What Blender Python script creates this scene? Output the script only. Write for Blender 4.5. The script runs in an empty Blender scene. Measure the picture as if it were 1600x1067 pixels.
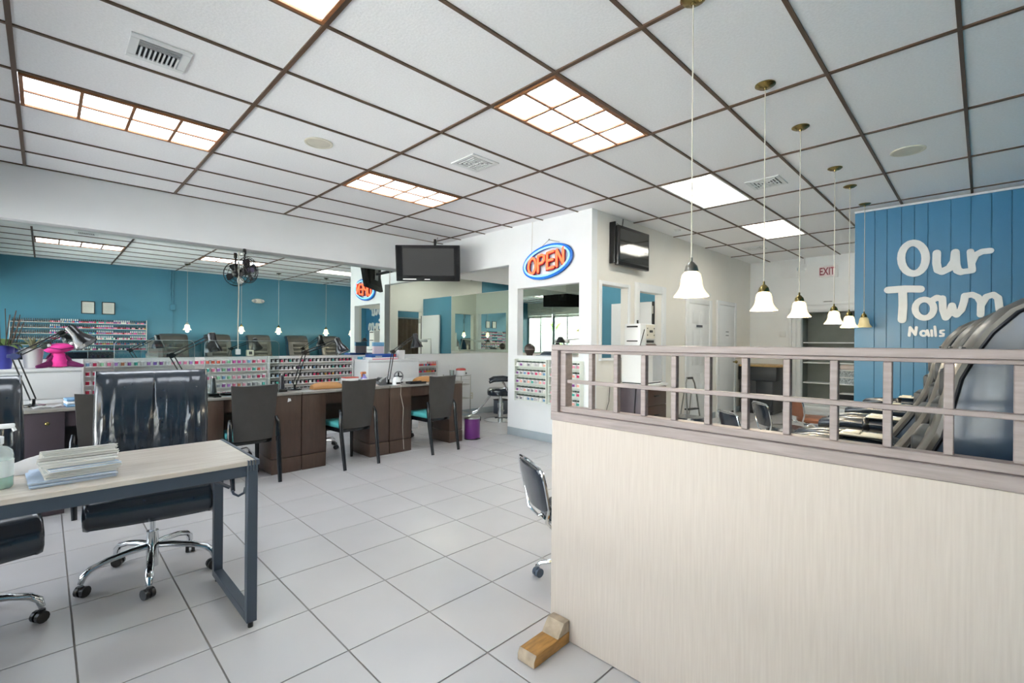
import bpy, bmesh, math, random
from mathutils import Vector, Matrix, Euler
random.seed(7)
PI = math.pi
SC = bpy.context.scene
COL = SC.collection

# ------------------------------------------------------------------ camera, world, sun, exposure
H = 1.37                                     # lens height over the floor
TH, ROLL = 0.7873, -0.007
cam_d = bpy.data.cameras.new('camera'); cam = bpy.data.objects.new('camera', cam_d); COL.objects.link(cam)
cam_d.sensor_width = 36.0; cam_d.lens = 734.0 / 1600 * 36.0; cam_d.shift_y = 1.8 / 1600
cam_d.clip_start = 0.02; cam_d.clip_end = 200
_R = Vector((math.sin(TH), -math.cos(TH), 0)); _U = Vector((0, 0, 1)); _B = Vector((-math.cos(TH), -math.sin(TH), 0))
_cr, _sr = math.cos(ROLL), math.sin(ROLL)
_r2 = _R * _cr - _U * _sr; _u2 = _R * _sr + _U * _cr
cam.matrix_world = Matrix(((_r2.x, _u2.x, _B.x, 0), (_r2.y, _u2.y, _B.y, 0), (_r2.z, _u2.z, _B.z, H), (0, 0, 0, 1)))
SC.camera = cam
W = bpy.data.worlds.new('world'); SC.world = W; W.use_nodes = True
wn = W.node_tree.nodes; wl = W.node_tree.links
sky = wn.new('ShaderNodeTexSky'); sky.sky_type = 'NISHITA'; sky.sun_disc = False
sky.sun_elevation = math.radians(48); sky.sun_rotation = math.radians(90); sky.air_density = 1.0; sky.dust_density = 2.0
wn['Background'].inputs['Strength'].default_value = 1.0
hs = wn.new('ShaderNodeHueSaturation'); hs.inputs['Saturation'].default_value = .4      # thin bright haze
wl.new(sky.outputs[0], hs.inputs['Color']); wl.new(hs.outputs[0], wn['Background'].inputs['Color'])
sun_d = bpy.data.lights.new('sun', 'SUN'); sun_d.energy = 44; sun_d.angle = 0.02; sun_d.color = (1, .98, .96)
sun = bpy.data.objects.new('sun', sun_d); COL.objects.link(sun)
sun.rotation_euler = Vector((-.62, .25, -.85)).to_track_quat('-Z', 'Y').to_euler()   # over the roof, from behind the building
SC.view_settings.view_transform = 'Standard'; SC.view_settings.look = 'None'
SC.view_settings.gamma = 1.0; SC.view_settings.use_curve_mapping = False
SC.view_settings.exposure = 1.3
SC.cycles.max_bounces = 14; SC.cycles.diffuse_bounces = 6; SC.cycles.glossy_bounces = 8; SC.cycles.transmission_bounces = 10
SC.cycles.transparent_max_bounces = 24; SC.cycles.caustics_reflective = False; SC.cycles.caustics_refractive = False
SC.cycles.sample_clamp_indirect = 6.0
LAMP = 6.0                                   # radiance of the ceiling lamps

# ------------------------------------------------------------------ materials
def lin(c):
    if isinstance(c, str):
        c = c.lstrip('#'); c = [int(c[i:i + 2], 16) / 255 for i in (0, 2, 4)]
    return tuple(x / 12.92 if x <= .04045 else ((x + .055) / 1.055) ** 2.4 for x in c)
MATS = {}
def mat(name, col, rough=.5, metal=0., noise=.05, scale=6., bump=0., stretch=(1, 1, 1), coat=0., spec=.5, emis=None, es=0., trans=0., sub=None):
    if name in MATS: return MATS[name]
    m = bpy.data.materials.new(name); m.use_nodes = True; MATS[name] = m
    nt = m.node_tree; N, L = nt.nodes, nt.links; b = N['Principled BSDF']; c = lin(col)
    tc = N.new('ShaderNodeTexCoord'); mp = N.new('ShaderNodeMapping'); mp.inputs['Scale'].default_value = stretch
    L.new(tc.outputs['Object'], mp.inputs['Vector'])
    nz = N.new('ShaderNodeTexNoise'); nz.inputs['Scale'].default_value = scale; nz.inputs['Detail'].default_value = 4
    L.new(mp.outputs[0], nz.inputs['Vector'])
    rp = N.new('ShaderNodeValToRGB'); e = rp.color_ramp.elements
    e[0].position, e[1].position = .3, .7
    c2 = lin(sub) if sub else tuple(min(1, x * (1 + noise)) for x in c)
    e[0].color = (*[x * (1 - noise) for x in c], 1); e[1].color = (*c2, 1)
    L.new(nz.outputs['Fac'], rp.inputs[0]); L.new(rp.outputs[0], b.inputs['Base Color'])
    b.inputs['Roughness'].default_value = rough; b.inputs['Metallic'].default_value = metal
    b.inputs['Specular IOR Level'].default_value = spec
    if coat: b.inputs['Coat Weight'].default_value = coat; b.inputs['Coat Roughness'].default_value = .12
    if trans: b.inputs['Transmission Weight'].default_value = trans
    if emis: b.inputs['Emission Color'].default_value = (*lin(emis), 1); b.inputs['Emission Strength'].default_value = es
    if bump:
        bp = N.new('ShaderNodeBump'); bp.inputs['Strength'].default_value = bump; bp.inputs['Distance'].default_value = .01
        L.new(nz.outputs['Fac'], bp.inputs['Height']); L.new(bp.outputs[0], b.inputs['Normal'])
    return m
def glassy(name, tint='#ffffff', gloss=.08, rough=.02):
    m = bpy.data.materials.new(name); m.use_nodes = True; MATS[name] = m
    N, L = m.node_tree.nodes, m.node_tree.links; N.remove(N['Principled BSDF'])
    t = N.new('ShaderNodeBsdfTransparent'); t.inputs[0].default_value = (*lin(tint), 1)
    g = N.new('ShaderNodeBsdfGlossy'); g.inputs['Roughness'].default_value = rough
    fr = N.new('ShaderNodeFresnel'); fr.inputs[0].default_value = 1.3
    ad = N.new('ShaderNodeMath'); ad.operation = 'ADD'; ad.inputs[1].default_value = gloss; ad.use_clamp = True
    L.new(fr.outputs[0], ad.inputs[0])
    mx = N.new('ShaderNodeMixShader'); L.new(ad.outputs[0], mx.inputs[0]); L.new(t.outputs[0], mx.inputs[1]); L.new(g.outputs[0], mx.inputs[2])
    L.new(mx.outputs[0], N['Material Output'].inputs[0]); return m
def lampmat(name, col, s, stripe=0, axis=1, scale=14):
    m = bpy.data.materials.new(name); m.use_nodes = True; MATS[name] = m
    N, L = m.node_tree.nodes, m.node_tree.links; N.remove(N['Principled BSDF'])
    em = N.new('ShaderNodeEmission'); em.inputs[0].default_value = (*lin(col), 1); em.inputs[1].default_value = s
    if stripe:                                # the tubes behind the prismatic lens
        tc = N.new('ShaderNodeTexCoord'); sp = N.new('ShaderNodeSeparateXYZ'); L.new(tc.outputs['Object'], sp.inputs[0])
        a = N.new('ShaderNodeMath'); a.operation = 'MULTIPLY'; a.inputs[1].default_value = scale; L.new(sp.outputs[axis], a.inputs[0])
        c = N.new('ShaderNodeMath'); c.operation = 'COSINE'; L.new(a.outputs[0], c.inputs[0])
        mr = N.new('ShaderNodeMapRange'); mr.inputs[1].default_value = -1; mr.inputs[2].default_value = 1
        mr.inputs[3].default_value = s * (1 - stripe); mr.inputs[4].default_value = s
        L.new(c.outputs[0], mr.inputs[0]); L.new(mr.outputs[0], em.inputs[1])
    L.new(em.outputs[0], N['Material Output'].inputs[0]); return m

WHITE = mat('white_wall_paint', '#f1f3f4', .6, noise=.015, scale=3)
CREAM = mat('cream_wall_paint', '#ebe8e1', .6, noise=.015, scale=3)
TEAL = mat('teal_wall_paint', '#4c88a0', .42, noise=.05, scale=1.2)
LOGOBLUE = mat('blue_plank_paint', '#377aa2', .38, noise=.05, scale=1.5, stretch=(1, 1, .3))
TRIMW = mat('white_trim_paint', '#e9ebec', .35, noise=.01)
GREYBASE = mat('grey_vinyl_base', '#a9b4bb', .5, noise=.03)
TILE = mat('floor_tile_glaze', '#c4c2c2', .26, noise=.025, scale=2.2, spec=.5)
GROUT = mat('grout', '#8d8985', .8, noise=.06, scale=20)
CTILE = mat('ceiling_tile_board', '#f6f6f7', .85, noise=.035, scale=70, bump=.15)
BRONZE = mat('brown_ceiling_bar', '#5b4636', .5, noise=.08)
OAKFR = mat('oak_light_frame', '#8a5a33', .45, noise=.15, scale=9, stretch=(.2, 2, 2))
WMETAL = mat('white_enamel', '#e4e6e6', .35, noise=.01)
DARKGAP = mat('dark_gap', '#2a2b2d', .8)
MIRROR = mat('mirror_silver', '#e6efec', .0, 1., noise=0.)
MIRROR2 = mat('greenish_mirror_silver', '#dfe9de', .0, 1., noise=0.)
LENS = lampmat('lamp_lens', '#eef6ff', LAMP, .55, 1, 2 * PI / .2)
TUBE = lampmat('lamp_tube', '#fff9ec', 12.0)
PLY = mat('pale_maple_veneer', '#bcb1a8', .45, noise=.025, scale=9, stretch=(14, 14, .6), sub='#c3b9b0')
GREYWOOD = mat('grey_brown_lattice_wood', '#938785', .5, noise=.16, scale=10, stretch=(3, .7, 8))
DARKWOOD = mat('espresso_laminate', '#4c3a31', .38, noise=.12, scale=10, stretch=(5, 5, .6))
MAUVEWOOD = mat('mauve_brown_laminate', '#4d434a', .4, noise=.06)
DESKTOP = mat('grey_desk_top', '#8b8781', .3, noise=.1, scale=12)
CHAIRBLK = mat('charcoal_back_panel', '#3b3937', .42, noise=.08, scale=14)
LACQ = mat('black_lacquer', '#14171c', .18, noise=.05)
TEALSEAT = mat('teal_vinyl_seat', '#58b3b3', .35, noise=.06)
LEATHER = mat('black_leather', '#1a2430', .26, noise=.2, scale=30, bump=.06, coat=.6)  # blue in the base colour stands for the sky's reflection
LEATHER2 = mat('blue_black_leather', '#2a4056', .3, noise=.12, scale=24, bump=.06, coat=.2)
SHEENGREY = mat('pewter_sheen_vinyl', '#4d4b48', .3, noise=.08)  # front cushion's reflected light put into its grey; arm sides share it
PIPING = mat('black_piping', '#0c0f16', .3)
CHROME = mat('chrome', '#d5d8da', .08, 1., noise=.02)
STEEL = mat('brushed_steel', '#b6b6b2', .3, 1., noise=.05)
BRASS = mat('antique_brass', '#8d7c4e', .25, 1., noise=.1)
NICKEL = mat('brushed_nickel', '#8d8a83', .28, 1., noise=.08)
BLKPL = mat('black_plastic', '#17181a', .3, noise=.1)
BLKGL = mat('black_screen_glass', '#17181a', .42, noise=.0, spec=.25)
SLATE = mat('slate_blue_steel', '#3b4450', .38, noise=.05)
GREYOAK = mat('grey_oak_table_top', '#b9ac9e', .36, noise=.14, scale=5, stretch=(.7, 11, 4), sub='#cbc4ba')
WPLAST = mat('white_plastic', '#eceded', .3, noise=.01)
def milky(name, col, a):
    m = bpy.data.materials.new(name); m.use_nodes = True; MATS[name] = m
    N, L = m.node_tree.nodes, m.node_tree.links; t = N.new('ShaderNodeBsdfTransparent'); b = N['Principled BSDF']
    b.inputs['Base Color'].default_value = (*lin(col), 1); b.inputs['Roughness'].default_value = .15
    mx = N.new('ShaderNodeMixShader'); mx.inputs[0].default_value = a
    L.new(t.outputs[0], mx.inputs[1]); L.new(b.outputs[0], mx.inputs[2]); L.new(mx.outputs[0], N['Material Output'].inputs[0]); return m
CLEAR = glassy('clear_acrylic', '#f2f8f7', .02)
PANE = glassy('window_pane_glass', '#fbfcfb', .02)
PAPER = mat('newsprint', '#cfcfcd', .8, noise=.08, scale=40, stretch=(1, 8, 8))
PAPERB = mat('bluish_paper', '#aebfd4', .6, noise=.1, scale=20)

# ------------------------------------------------------------------ mesh builder
class MB:
    def __init__(s): s.bm = bmesh.new(); s.mi = 0
    def _tag(s, n0):
        s.bm.faces.ensure_lookup_table()
        for f in s.bm.faces[n0:]: f.material_index = s.mi
    def slot(s, i): s.mi = i; return s
    def box(s, x0, x1, y0, y1, z0, z1, bev=0., seg=2, M=None):
        n0 = len(s.bm.faces)
        T = Matrix.Translation(((x0 + x1) / 2, (y0 + y1) / 2, (z0 + z1) / 2)) @ Matrix.Diagonal((abs(x1 - x0), abs(y1 - y0), abs(z1 - z0), 1))
        g = bmesh.ops.create_cube(s.bm, size=1.0, matrix=T); v = g['verts']
        if bev:
            e = list({e for q in v for e in q.link_edges})
            r = bmesh.ops.bevel(s.bm, geom=e, offset=bev, segments=seg, affect='EDGES', profile=.5)
            v = list({q for f in r['faces'] for q in f.verts} | {q for q in v if q.is_valid})
        if M is not None: bmesh.ops.transform(s.bm, matrix=M, verts=v)
        s._tag(n0); return s
    def poly(s, pts, a, b, axis='z', bev=0.):
        """outline pts (2D) extruded along axis from a to b: z -> (x,y); y -> (x,z); x -> (y,z)"""
        n0 = len(s.bm.faces)
        P = {'z': lambda p, t: (p[0], p[1], t), 'y': lambda p, t: (p[0], t, p[1]), 'x': lambda p, t: (t, p[0], p[1])}[axis]
        A = [s.bm.verts.new(P(p, a)) for p in pts]; B = [s.bm.verts.new(P(p, b)) for p in pts]; n = len(pts)
        fs = [s.bm.faces.new(A[::-1]), s.bm.faces.new(B)]
        for i in range(n): fs.append(s.bm.faces.new((A[i], A[(i + 1) % n], B[(i + 1) % n], B[i])))
        bmesh.ops.recalc_face_normals(s.bm, faces=fs)
        if bev:
            e = list({e for f in fs[:2] for e in f.edges})
            bmesh.ops.bevel(s.bm, geom=e, offset=bev, segments=2, affect='EDGES', profile=.5)
        s._tag(n0); return s
    def rings(s, rings, cap=True, closed=False):
        n0 = len(s.bm.faces)
        V = [[s.bm.verts.new(p) for p in r] for r in rings]; m = len(V[0]); k = len(V)
        for i in range(k if closed else k - 1):
            a, b = V[i], V[(i + 1) % k]
            for j in range(m): s.bm.faces.new((a[j], a[(j + 1) % m], b[(j + 1) % m], b[j]))
        if cap and not closed: s.bm.faces.new(V[0][::-1]); s.bm.faces.new(V[-1])
        s._tag(n0); return s
    def tube(s, pts, r, seg=8, closed=False, flat=None):
        """tube along pts; r a number or a list; flat=(w,h) gives an elliptical section"""
        P = [Vector(p) for p in pts]; n = len(P); R = r if isinstance(r, (list, tuple)) else [r] * n
        out = []; up = None
        for i in range(n):
            t = (P[(i + 1) % n] - P[i - 1]) if closed else (P[min(i + 1, n - 1)] - P[max(i - 1, 0)])
            t.normalize()
            if up is None:
                up = Vector((0, 0, 1)) if abs(t.z) < .9 else Vector((1, 0, 0))
            x = t.cross(up)
            if x.length < 1e-5: x = t.cross(Vector((0, 1, 0)))
            x.normalize(); y = x.cross(t); y.normalize(); up = y
            fw, fh = flat if flat else (1, 1)
            out.append([P[i] + x * math.cos(2 * PI * j / seg) * R[i] * fw + y * math.sin(2 * PI * j / seg) * R[i] * fh for j in range(seg)])
        s.rings(out, True, closed); return s
    def cyl(s, p0, p1, r0, r1=None, seg=14):
        return s.tube([p0, p1], [r0, r0 if r1 is None else r1], seg)
    def lathe(s, prof, seg=18, c=(0, 0, 0), M=None, cap=True):
        c = Vector(c); M = M or Matrix.Identity(4)
        s.rings([[M @ Vector((r * math.cos(2 * PI * j / seg), r * math.sin(2 * PI * j / seg), z)) + c for j in range(seg)] for r, z in prof], cap); return s
    def ball(s, c, r, seg=12, M=None):
        n0 = len(s.bm.faces); r = r if isinstance(r, (tuple, list)) else (r, r, r)
        T = Matrix.Translation(c) @ (M or Matrix.Identity(4)) @ Matrix.Diagonal((*r, 1))
        bmesh.ops.create_uvsphere(s.bm, u_segments=seg, v_segments=max(6, seg * 2 // 3), radius=1, matrix=T); s._tag(n0); return s
    def grid(s, fn, nu, nv, thick=0.):
        """surface fn(u,v)->point, u,v in 0..1"""
        n0 = len(s.bm.faces)
        V = [[s.bm.verts.new(fn(i / nu, j / nv)) for j in range(nv + 1)] for i in range(nu + 1)]
        for i in range(nu):
            for j in range(nv): s.bm.faces.new((V[i][j], V[i + 1][j], V[i + 1][j + 1], V[i][j + 1]))
        if thick: bmesh.ops.solidify(s.bm, geom=s.bm.faces[n0:], thickness=thick)
        s._tag(n0); return s
    def stroke(s, pts, w, x0, x1, axis='x', cap=6):
        """flat rounded pen stroke in the plane across axis, extruded from x0 to x1 along it"""
        for i in range(len(pts) - 1):
            (a, b), (c, d) = pts[i], pts[i + 1]; L = math.hypot(c - a, d - b) or 1e-6; nx, ny = -(d - b) / L * w / 2, (c - a) / L * w / 2
            al = math.atan2(ny, nx); o = []
            for k in range(cap + 1): t = al + PI * k / cap; o.append((a + math.cos(t) * w / 2, b + math.sin(t) * w / 2))
            for k in range(cap + 1): t = al + PI + PI * k / cap; o.append((c + math.cos(t) * w / 2, d + math.sin(t) * w / 2))
            s.poly(o, x0 - .0003 * (i % 4), x1 - .0002 * (i % 4), axis)
        return s
    def done(s, name, mats, parent=None, smooth=True, ang=.6, loc=None, rot=None):
        me = bpy.data.meshes.new(name); s.bm.normal_update(); s.bm.to_mesh(me); s.bm.free()
        for m in (mats if isinstance(mats, (list, tuple)) else [mats]): me.materials.append(m)
        if smooth:
            me.polygons.foreach_set('use_smooth', [True] * len(me.polygons)); me.set_sharp_from_angle(angle=ang)
        o = bpy.data.objects.new(name, me); COL.objects.link(o)
        if parent: o.parent = parent
        if loc is not None: o.location = loc
        if rot is not None: o.rotation_euler = rot
        return o
def tag(o, label=None, cat=None, group=None, kind=None):
    if label: o['label'] = label
    if cat: o['category'] = cat
    if group: o['group'] = group
    if kind: o['kind'] = kind
    return o
def thing(name, label, cat, loc=(0, 0, 0), rz=0., group=None):
    o = bpy.data.objects.new(name, None); COL.objects.link(o); o.empty_display_size = .05
    o.location = loc; o.rotation_euler = (0, 0, rz); return tag(o, label, cat, group)
def part(name, fn, m, parent, **k):
    b = MB(); fn(b); return b.done(name, m, parent, **k)
def struct(name, fn, m, parent=None, **k):
    b = MB(); fn(b); o = b.done(name, m, parent, **k)
    if parent is None: o['kind'] = 'structure'
    return o
KIDS = {}
def dup(root, label=None, loc=None, rz=None, parent=None):
    c = root.copy(); COL.objects.link(c)
    if parent: c.parent = parent
    if label: c['label'] = label
    if loc is not None: c.location = loc
    if rz is not None: c.rotation_euler = (0, 0, rz)
    for k in [o for o in root.children]: dup(k, parent=c)
    return c
def like(o, name, parent, loc=None, rz=None):
    c = o.copy(); COL.objects.link(c); c.name = name; c.parent = parent
    if loc is not None: c.location = loc
    if rz is not None: c.rotation_euler = (0, 0, rz)
    return c
def text_part(name, body, size, depth, m, parent, M, align='CENTER'):
    cu = bpy.data.curves.new(name, 'FONT'); cu.body = body; cu.size = size; cu.extrude = depth; cu.offset = .004; cu.align_x = align; cu.align_y = 'CENTER'; cu.resolution_u = 3
    t = bpy.data.objects.new(name, cu); COL.objects.link(t); bpy.context.view_layer.update()
    me = bpy.data.meshes.new_from_object(t.evaluated_get(bpy.context.evaluated_depsgraph_get())); bpy.data.objects.remove(t); bpy.data.curves.remove(cu)
    me.materials.clear(); me.materials.append(m); me.transform(M)
    o = bpy.data.objects.new(name, me); COL.objects.link(o); o.parent = parent; return o
_ONES = 'first second third fourth fifth sixth seventh eighth ninth tenth eleventh twelfth thirteenth fourteenth fifteenth sixteenth seventeenth eighteenth nineteenth'.split()
_TENS = {2: ('twentieth', 'twenty'), 3: ('thirtieth', 'thirty'), 4: ('fortieth', 'forty'), 5: ('fiftieth', 'fifty'), 6: ('sixtieth', 'sixty'), 7: ('seventieth', 'seventy')}
def nth(n):
    if n < 20: return _ONES[n - 1]
    t, o = divmod(n, 10); return _TENS[t][0] if o == 0 else _TENS[t][1] + '-' + _ONES[o - 1]
def arc(c, r, a0, a1, n, plane='xz'):
    out = []
    for i in range(n + 1):
        a = a0 + (a1 - a0) * i / n; p, q = math.cos(a) * r, math.sin(a) * r
        out.append((c[0] + p, c[1], c[2] + q) if plane == 'xz' else (c[0] + p, c[1] + q, c[2]) if plane == 'xy' else (c[0], c[1] + p, c[2] + q))
    return out
# ------------------------------------------------------------------ room measures
CZ = 3.0926                                  # ceiling
XF, XB, YR, YL = -1.30, 10.70, -.35, 6.86    # storefront, back wall, teal wall, mirror wall
GX = lambda i: 2.2938 + (i - 2) * 1.2192
GY = lambda j: 1.3182 + j * .6096
# floor: grout bed and tiles
flo = struct('floor', lambda b: b.box(XF - .1, XB + .5, YR - .05, YL + .05, -.12, -.004), GROUT)
TX, TY, FX0, FY0 = .4305, .4405, 1.395, 2.4215
tile0 = None; rest = MB(); nt = 0; cells = []
for i in range(-7, 23):
    for j in range(-7, 11):
        x0, y0 = FX0 + i * TX, FY0 + j * TY
        a, b_, c, d = max(x0, XF), min(x0 + TX, XB), max(y0, YR), min(y0 + TY, YL)
        if b_ - a < .02 or d - c < .02: continue
        cells.append((math.hypot((a + b_) / 2, (c + d) / 2) + (4 if (a > 1.6 and (c + d) / 2 < 1.44 * a / 1.71) else 0) + (3 if a < -.7 else 0), a, b_, c, d))
cells.sort()
GAP = .0035
for k, (q, a, b_, c, d) in enumerate(cells):
    full = abs(b_ - a - TX) < 1e-4 and abs(d - c - TY) < 1e-4
    if k < 290:
        if full and tile0: o = like(tile0, 'tile', flo, ((a + b_) / 2, (c + d) / 2, 0))
        else:
            m = MB(); w, h = (b_ - a) / 2 - GAP, (d - c) / 2 - GAP; m.box(-w, w, -h, h, -.0035, 0., .0012, 1)
            o = m.done('tile', TILE, flo, loc=((a + b_) / 2, (c + d) / 2, 0), ang=.3)
            if full: tile0 = o
    else: rest.box(a + GAP, b_ - GAP, c + GAP, d - GAP, -.0035, 0.)
tag(rest.done('far_tile', TILE, flo), kind='stuff')
# ceiling: slab, bars, boards
cei = struct('ceiling', lambda b: b.box(XF - .9, XB + .6, YR - .2, YL + .2, CZ + .12, CZ + .3), WHITE)
FIX = {(0, 1), (2, 1), (0, 5), (2, 5), (4, 1), (6, 1), (5, 5), (7, 5), (8, -2)}
XS = [XF] + [GX(i) for i in range(0, 10)] + [XB]; YS = [YR] + [GY(j) for j in range(-2, 9)] + [6.70]
ct0 = None
for i in range(len(XS) - 1):
    for j in range(len(YS) - 1):
        gi, gj = i - 1, j - 3
        if (gi, gj) in FIX: continue
        a, b_, c, d = XS[i], XS[i + 1], YS[j], YS[j + 1]; k = (round(b_ - a, 3), round(d - c, 3))
        if ct0 and k == (1.219, .61): like(ct0, 'ceiling_tile', cei, ((a + b_) / 2, (c + d) / 2, CZ))
        else:
            m = MB(); m.box(-(b_ - a) / 2 + .002, (b_ - a) / 2 - .002, -(d - c) / 2 + .002, (d - c) / 2 - .002, 0, .018)
            o = m.done('ceiling_tile', CTILE, cei, loc=((a + b_) / 2, (c + d) / 2, CZ), smooth=False)
            if k == (1.219, .61): ct0 = o
for x in XS[1:-1]: struct('ceiling_bar', lambda b: b.box(x - .0125, x + .0125, YR, 6.70, CZ - .010, CZ - .0005), BRONZE, cei, smooth=False)
for j, y in enumerate(YS[1:-1]):
    for i in range(len(XS) - 1):
        struct('ceiling_bar', lambda b: b.box(XS[i] + .0125, XS[i + 1] - .0125, y - .0105, y + .0105, CZ - .0095, CZ - .0005), BRONZE, cei, smooth=False)
struct('ceiling_bar', lambda b: b.box(XF, 4.94, 6.685, 6.70, CZ - .010, CZ - .0005), BRONZE, cei, smooth=False)

# walls
struct('wall_left', lambda b: b.box(XF - .1, XB + .1, YL, YL + .12, 0, CZ + .12), WHITE)
struct('trim_soffit', lambda b: b.box(XF, 4.94, 6.70, YL, 2.548, CZ + .12), WHITE)
struct('wall_right', lambda b: b.box(XF - .1, XB + .1, YR - .12, YR, 0, CZ + .12), TEAL)
def wb(b):
    y0, y1, z0, z1 = 1.20, 2.57, .17, 2.01
    b.box(XB, XB + .12, YR, y0, 0, CZ + .12); b.box(XB, XB + .12, y1, YL, 0, CZ + .12)
    b.box(XB, XB + .12, y0, y1, 0, z0); b.box(XB, XB + .12, y0, y1, z1, CZ + .12)
struct('wall_back', wb, WHITE)
ALC = mat('grey_alcove_board', '#7f8580', .6)
struct('trim_alcove', lambda b: (b.box(XB + .5, XB + .55, 1.1, 2.7, .1, 2.1), b.box(XB + .12, XB + .5, 1.1, 1.2, .1, 2.1), b.box(XB + .12, XB + .5, 2.57, 2.67, .1, 2.1),
        b.box(XB + .12, XB + .5, 1.2, 2.57, 2.01, 2.1), b.box(XB + .12, XB + .5, 1.2, 2.57, .1, .17)), ALC)
for y in (2.575, 2.655, 2.735): struct('trim_1' if y < 2.6 else 'trim_2' if y < 2.7 else 'trim_3', lambda b: b.box(XB - .035, XB - .001, y, y + .06, .0, 2.10, .004), TRIMW)
for k, z in enumerate((2.03, 2.13)): struct('trim_%d' % (4 + k), lambda b: b.box(XB - .03, XB - .001, 1.2, 2.57, z, z + .05, .004), TRIMW)
for k, z in enumerate((.02, .09)): struct('trim_%d' % (6 + k), lambda b: b.box(XB - .02, XB - .001, 1.2, 2.57, z, z + .05, .004), TRIMW)
def wif(b):                                   # face with the walk-through and the pass-through
    X0, X1 = 4.94, 5.06; T = CZ + .12
    b.box(X0, X1, 5.04, YL, 2.535, T); b.box(X0, X1, 4.85, 5.04, 0, T)
    b.box(X0, X1, 3.725, 4.85, 0, 1.185); b.box(X0, X1, 3.725, 4.85, 2.165, T); b.box(X0, X1, 3.53, 3.725, 0, T)
struct('wall_inner_front', wif, WHITE)
def wis(b):                                   # side face with its opening and the doorway
    Y0, Y1 = 3.53, 3.64; T = CZ + .12
    b.box(5.06, 5.15, Y0, Y1, 0, T); b.box(5.15, 5.80, Y0, Y1, 0, 1.17); b.box(5.15, 5.80, Y0, Y1, 2.145, T)
    b.box(5.80, 6.10, Y0, Y1, 0, T); b.box(6.10, 6.78, Y0, Y1, 2.13, T); b.box(6.78, XB, Y0, Y1, 0, T)
struct('wall_inner_side', wis, CREAM)
struct('wall_room_partition', lambda b: b.box(6.83, 6.93, 3.64, 4.80, 0, 2.46), TEAL)
struct('wall_room_end', lambda b: b.box(6.835, 6.93, 4.80, YL, 0, 2.46), CREAM)
struct('wall_room_upper', lambda b: (b.box(8.8, 10.6, 3.645, 3.66, 2.0, CZ + .1)), TEAL)
# logo wall of vertical planks
GRO = [1.171, .964, .844, .707, .587, .467, .27, .107, -.057, -.21, YR]
lw = struct('wall_logo', lambda b: b.box(7.362, 7.46, YR, 1.165, 0, 3.05), LOGOBLUE)
for a, c in zip(GRO[:-1], GRO[1:]): struct('plank', lambda b: b.box(7.348, 7.3615, c + .0025, a - .0025, .0, 3.05, .002, 1), LOGOBLUE, lw)
struct('trim_logo_cap', lambda b: b.box(7.345, 7.47, YR, 1.172, 3.051, 3.075), TRIMW)
# baseboards
struct('baseboard_inner_front', lambda b: b.box(4.925, 4.9395, 3.515, 5.03, 0, .115, .003), GREYBASE)
for k, (a, c) in enumerate(((4.94, 6.02), (6.86, 7.60), (8.66, 8.86), (9.86, 10.69))):
    struct('baseboard_side_%d' % (k + 1), lambda b: b.box(a, c, 3.515, 3.5295, 0, .11, .003), GREYBASE)
struct('baseboard_back', lambda b: b.box(10.68, 10.6995, 2.80, 3.50, 0, .11, .003), GREYBASE)
struct('baseboard_room', lambda b: b.box(5.06, 6.83, 6.845, 6.8595, 0, .11, .003), GREYBASE)
# opening casings
def casing(name, x0, x1, z0, z1, w, sill=False):
    def f(b):
        b.box(x0 - w, x0, 3.508, 3.5295, z0, z1 + w, .003); b.box(x1, x1 + w, 3.508, 3.5295, z0, z1 + w, .003); b.box(x0, x1, 3.508, 3.5295, z1, z1 + w, .003)
        if sill: b.box(x0 - w, x1 + w, 3.49, 3.5295, z0 - .03, z0, .003)
    return struct(name, f, TRIMW)
casing('trim_pass_through', 5.15, 5.80, 1.17, 2.145, .045, True)
casing('trim_doorway', 6.10, 6.78, 0, 2.13, .12)
# door leaf standing open inside the room
d1 = thing('door_1', None, None); d1['kind'] = 'structure'
part('leaf', lambda b: b.box(6.755, 6.795, 3.68, 4.42, .01, 2.03, .003), TRIMW, d1)
part('hinge', lambda b: (b.cyl((6.745, 3.66, 1.84), (6.745, 3.66, 1.96), .012, seg=8), b.box(6.70, 6.745, 3.642, 3.652, 1.84, 1.96)), STEEL, d1)
part('gap_shade', lambda b: b.box(6.757, 6.782, 3.645, 3.676, .01, 2.03), DARKGAP, d1)  # dark strip standing in for the shade in the hinge gap
h = part('handle', lambda b: (b.cyl((6.755, 4.36, 1.0), (6.70, 4.36, 1.0), .012), b.tube([(6.705, 4.36, 1.0), (6.705, 4.25, 1.0)], .009)), STEEL, d1)
# panelled door with plaque
d2 = thing('door_2', None, None); d2['kind'] = 'structure'
part('leaf', lambda b: b.box(7.72, 8.54, 3.515, 3.5295, .01, 2.06, .002), TRIMW, d2)
for (z0, z1) in ((1.72, 1.95), (1.0, 1.62), (.22, .86)):
    for (x0, x1) in ((7.84, 8.09), (8.17, 8.42)):
        pn = part('panel', lambda b: (b.box(x0, x1, 3.509, 3.5148, z0, z1, .004), b.box(x0 + .03, x1 - .03, 3.503, 3.5088, z0 + .03, z1 - .03, .004)), TRIMW, d2)
part('plaque', lambda b: b.box(7.99, 8.23, 3.500, 3.5028, 1.66, 1.70), mat('grey_plaque', '#50545a', .4), d2)
part('threshold_gap', lambda b: b.box(7.72, 8.54, 3.512, 3.5285, .0, .009), DARKGAP, d2)
part('casing', lambda b: (b.box(7.60, 7.715, 3.505, 3.5295, 0, 2.16, .004), b.box(8.545, 8.66, 3.505, 3.5295, 0, 2.16, .004), b.box(7.715, 8.545, 3.505, 3.5295, 2.065, 2.16, .004)), TRIMW, d2)
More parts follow.
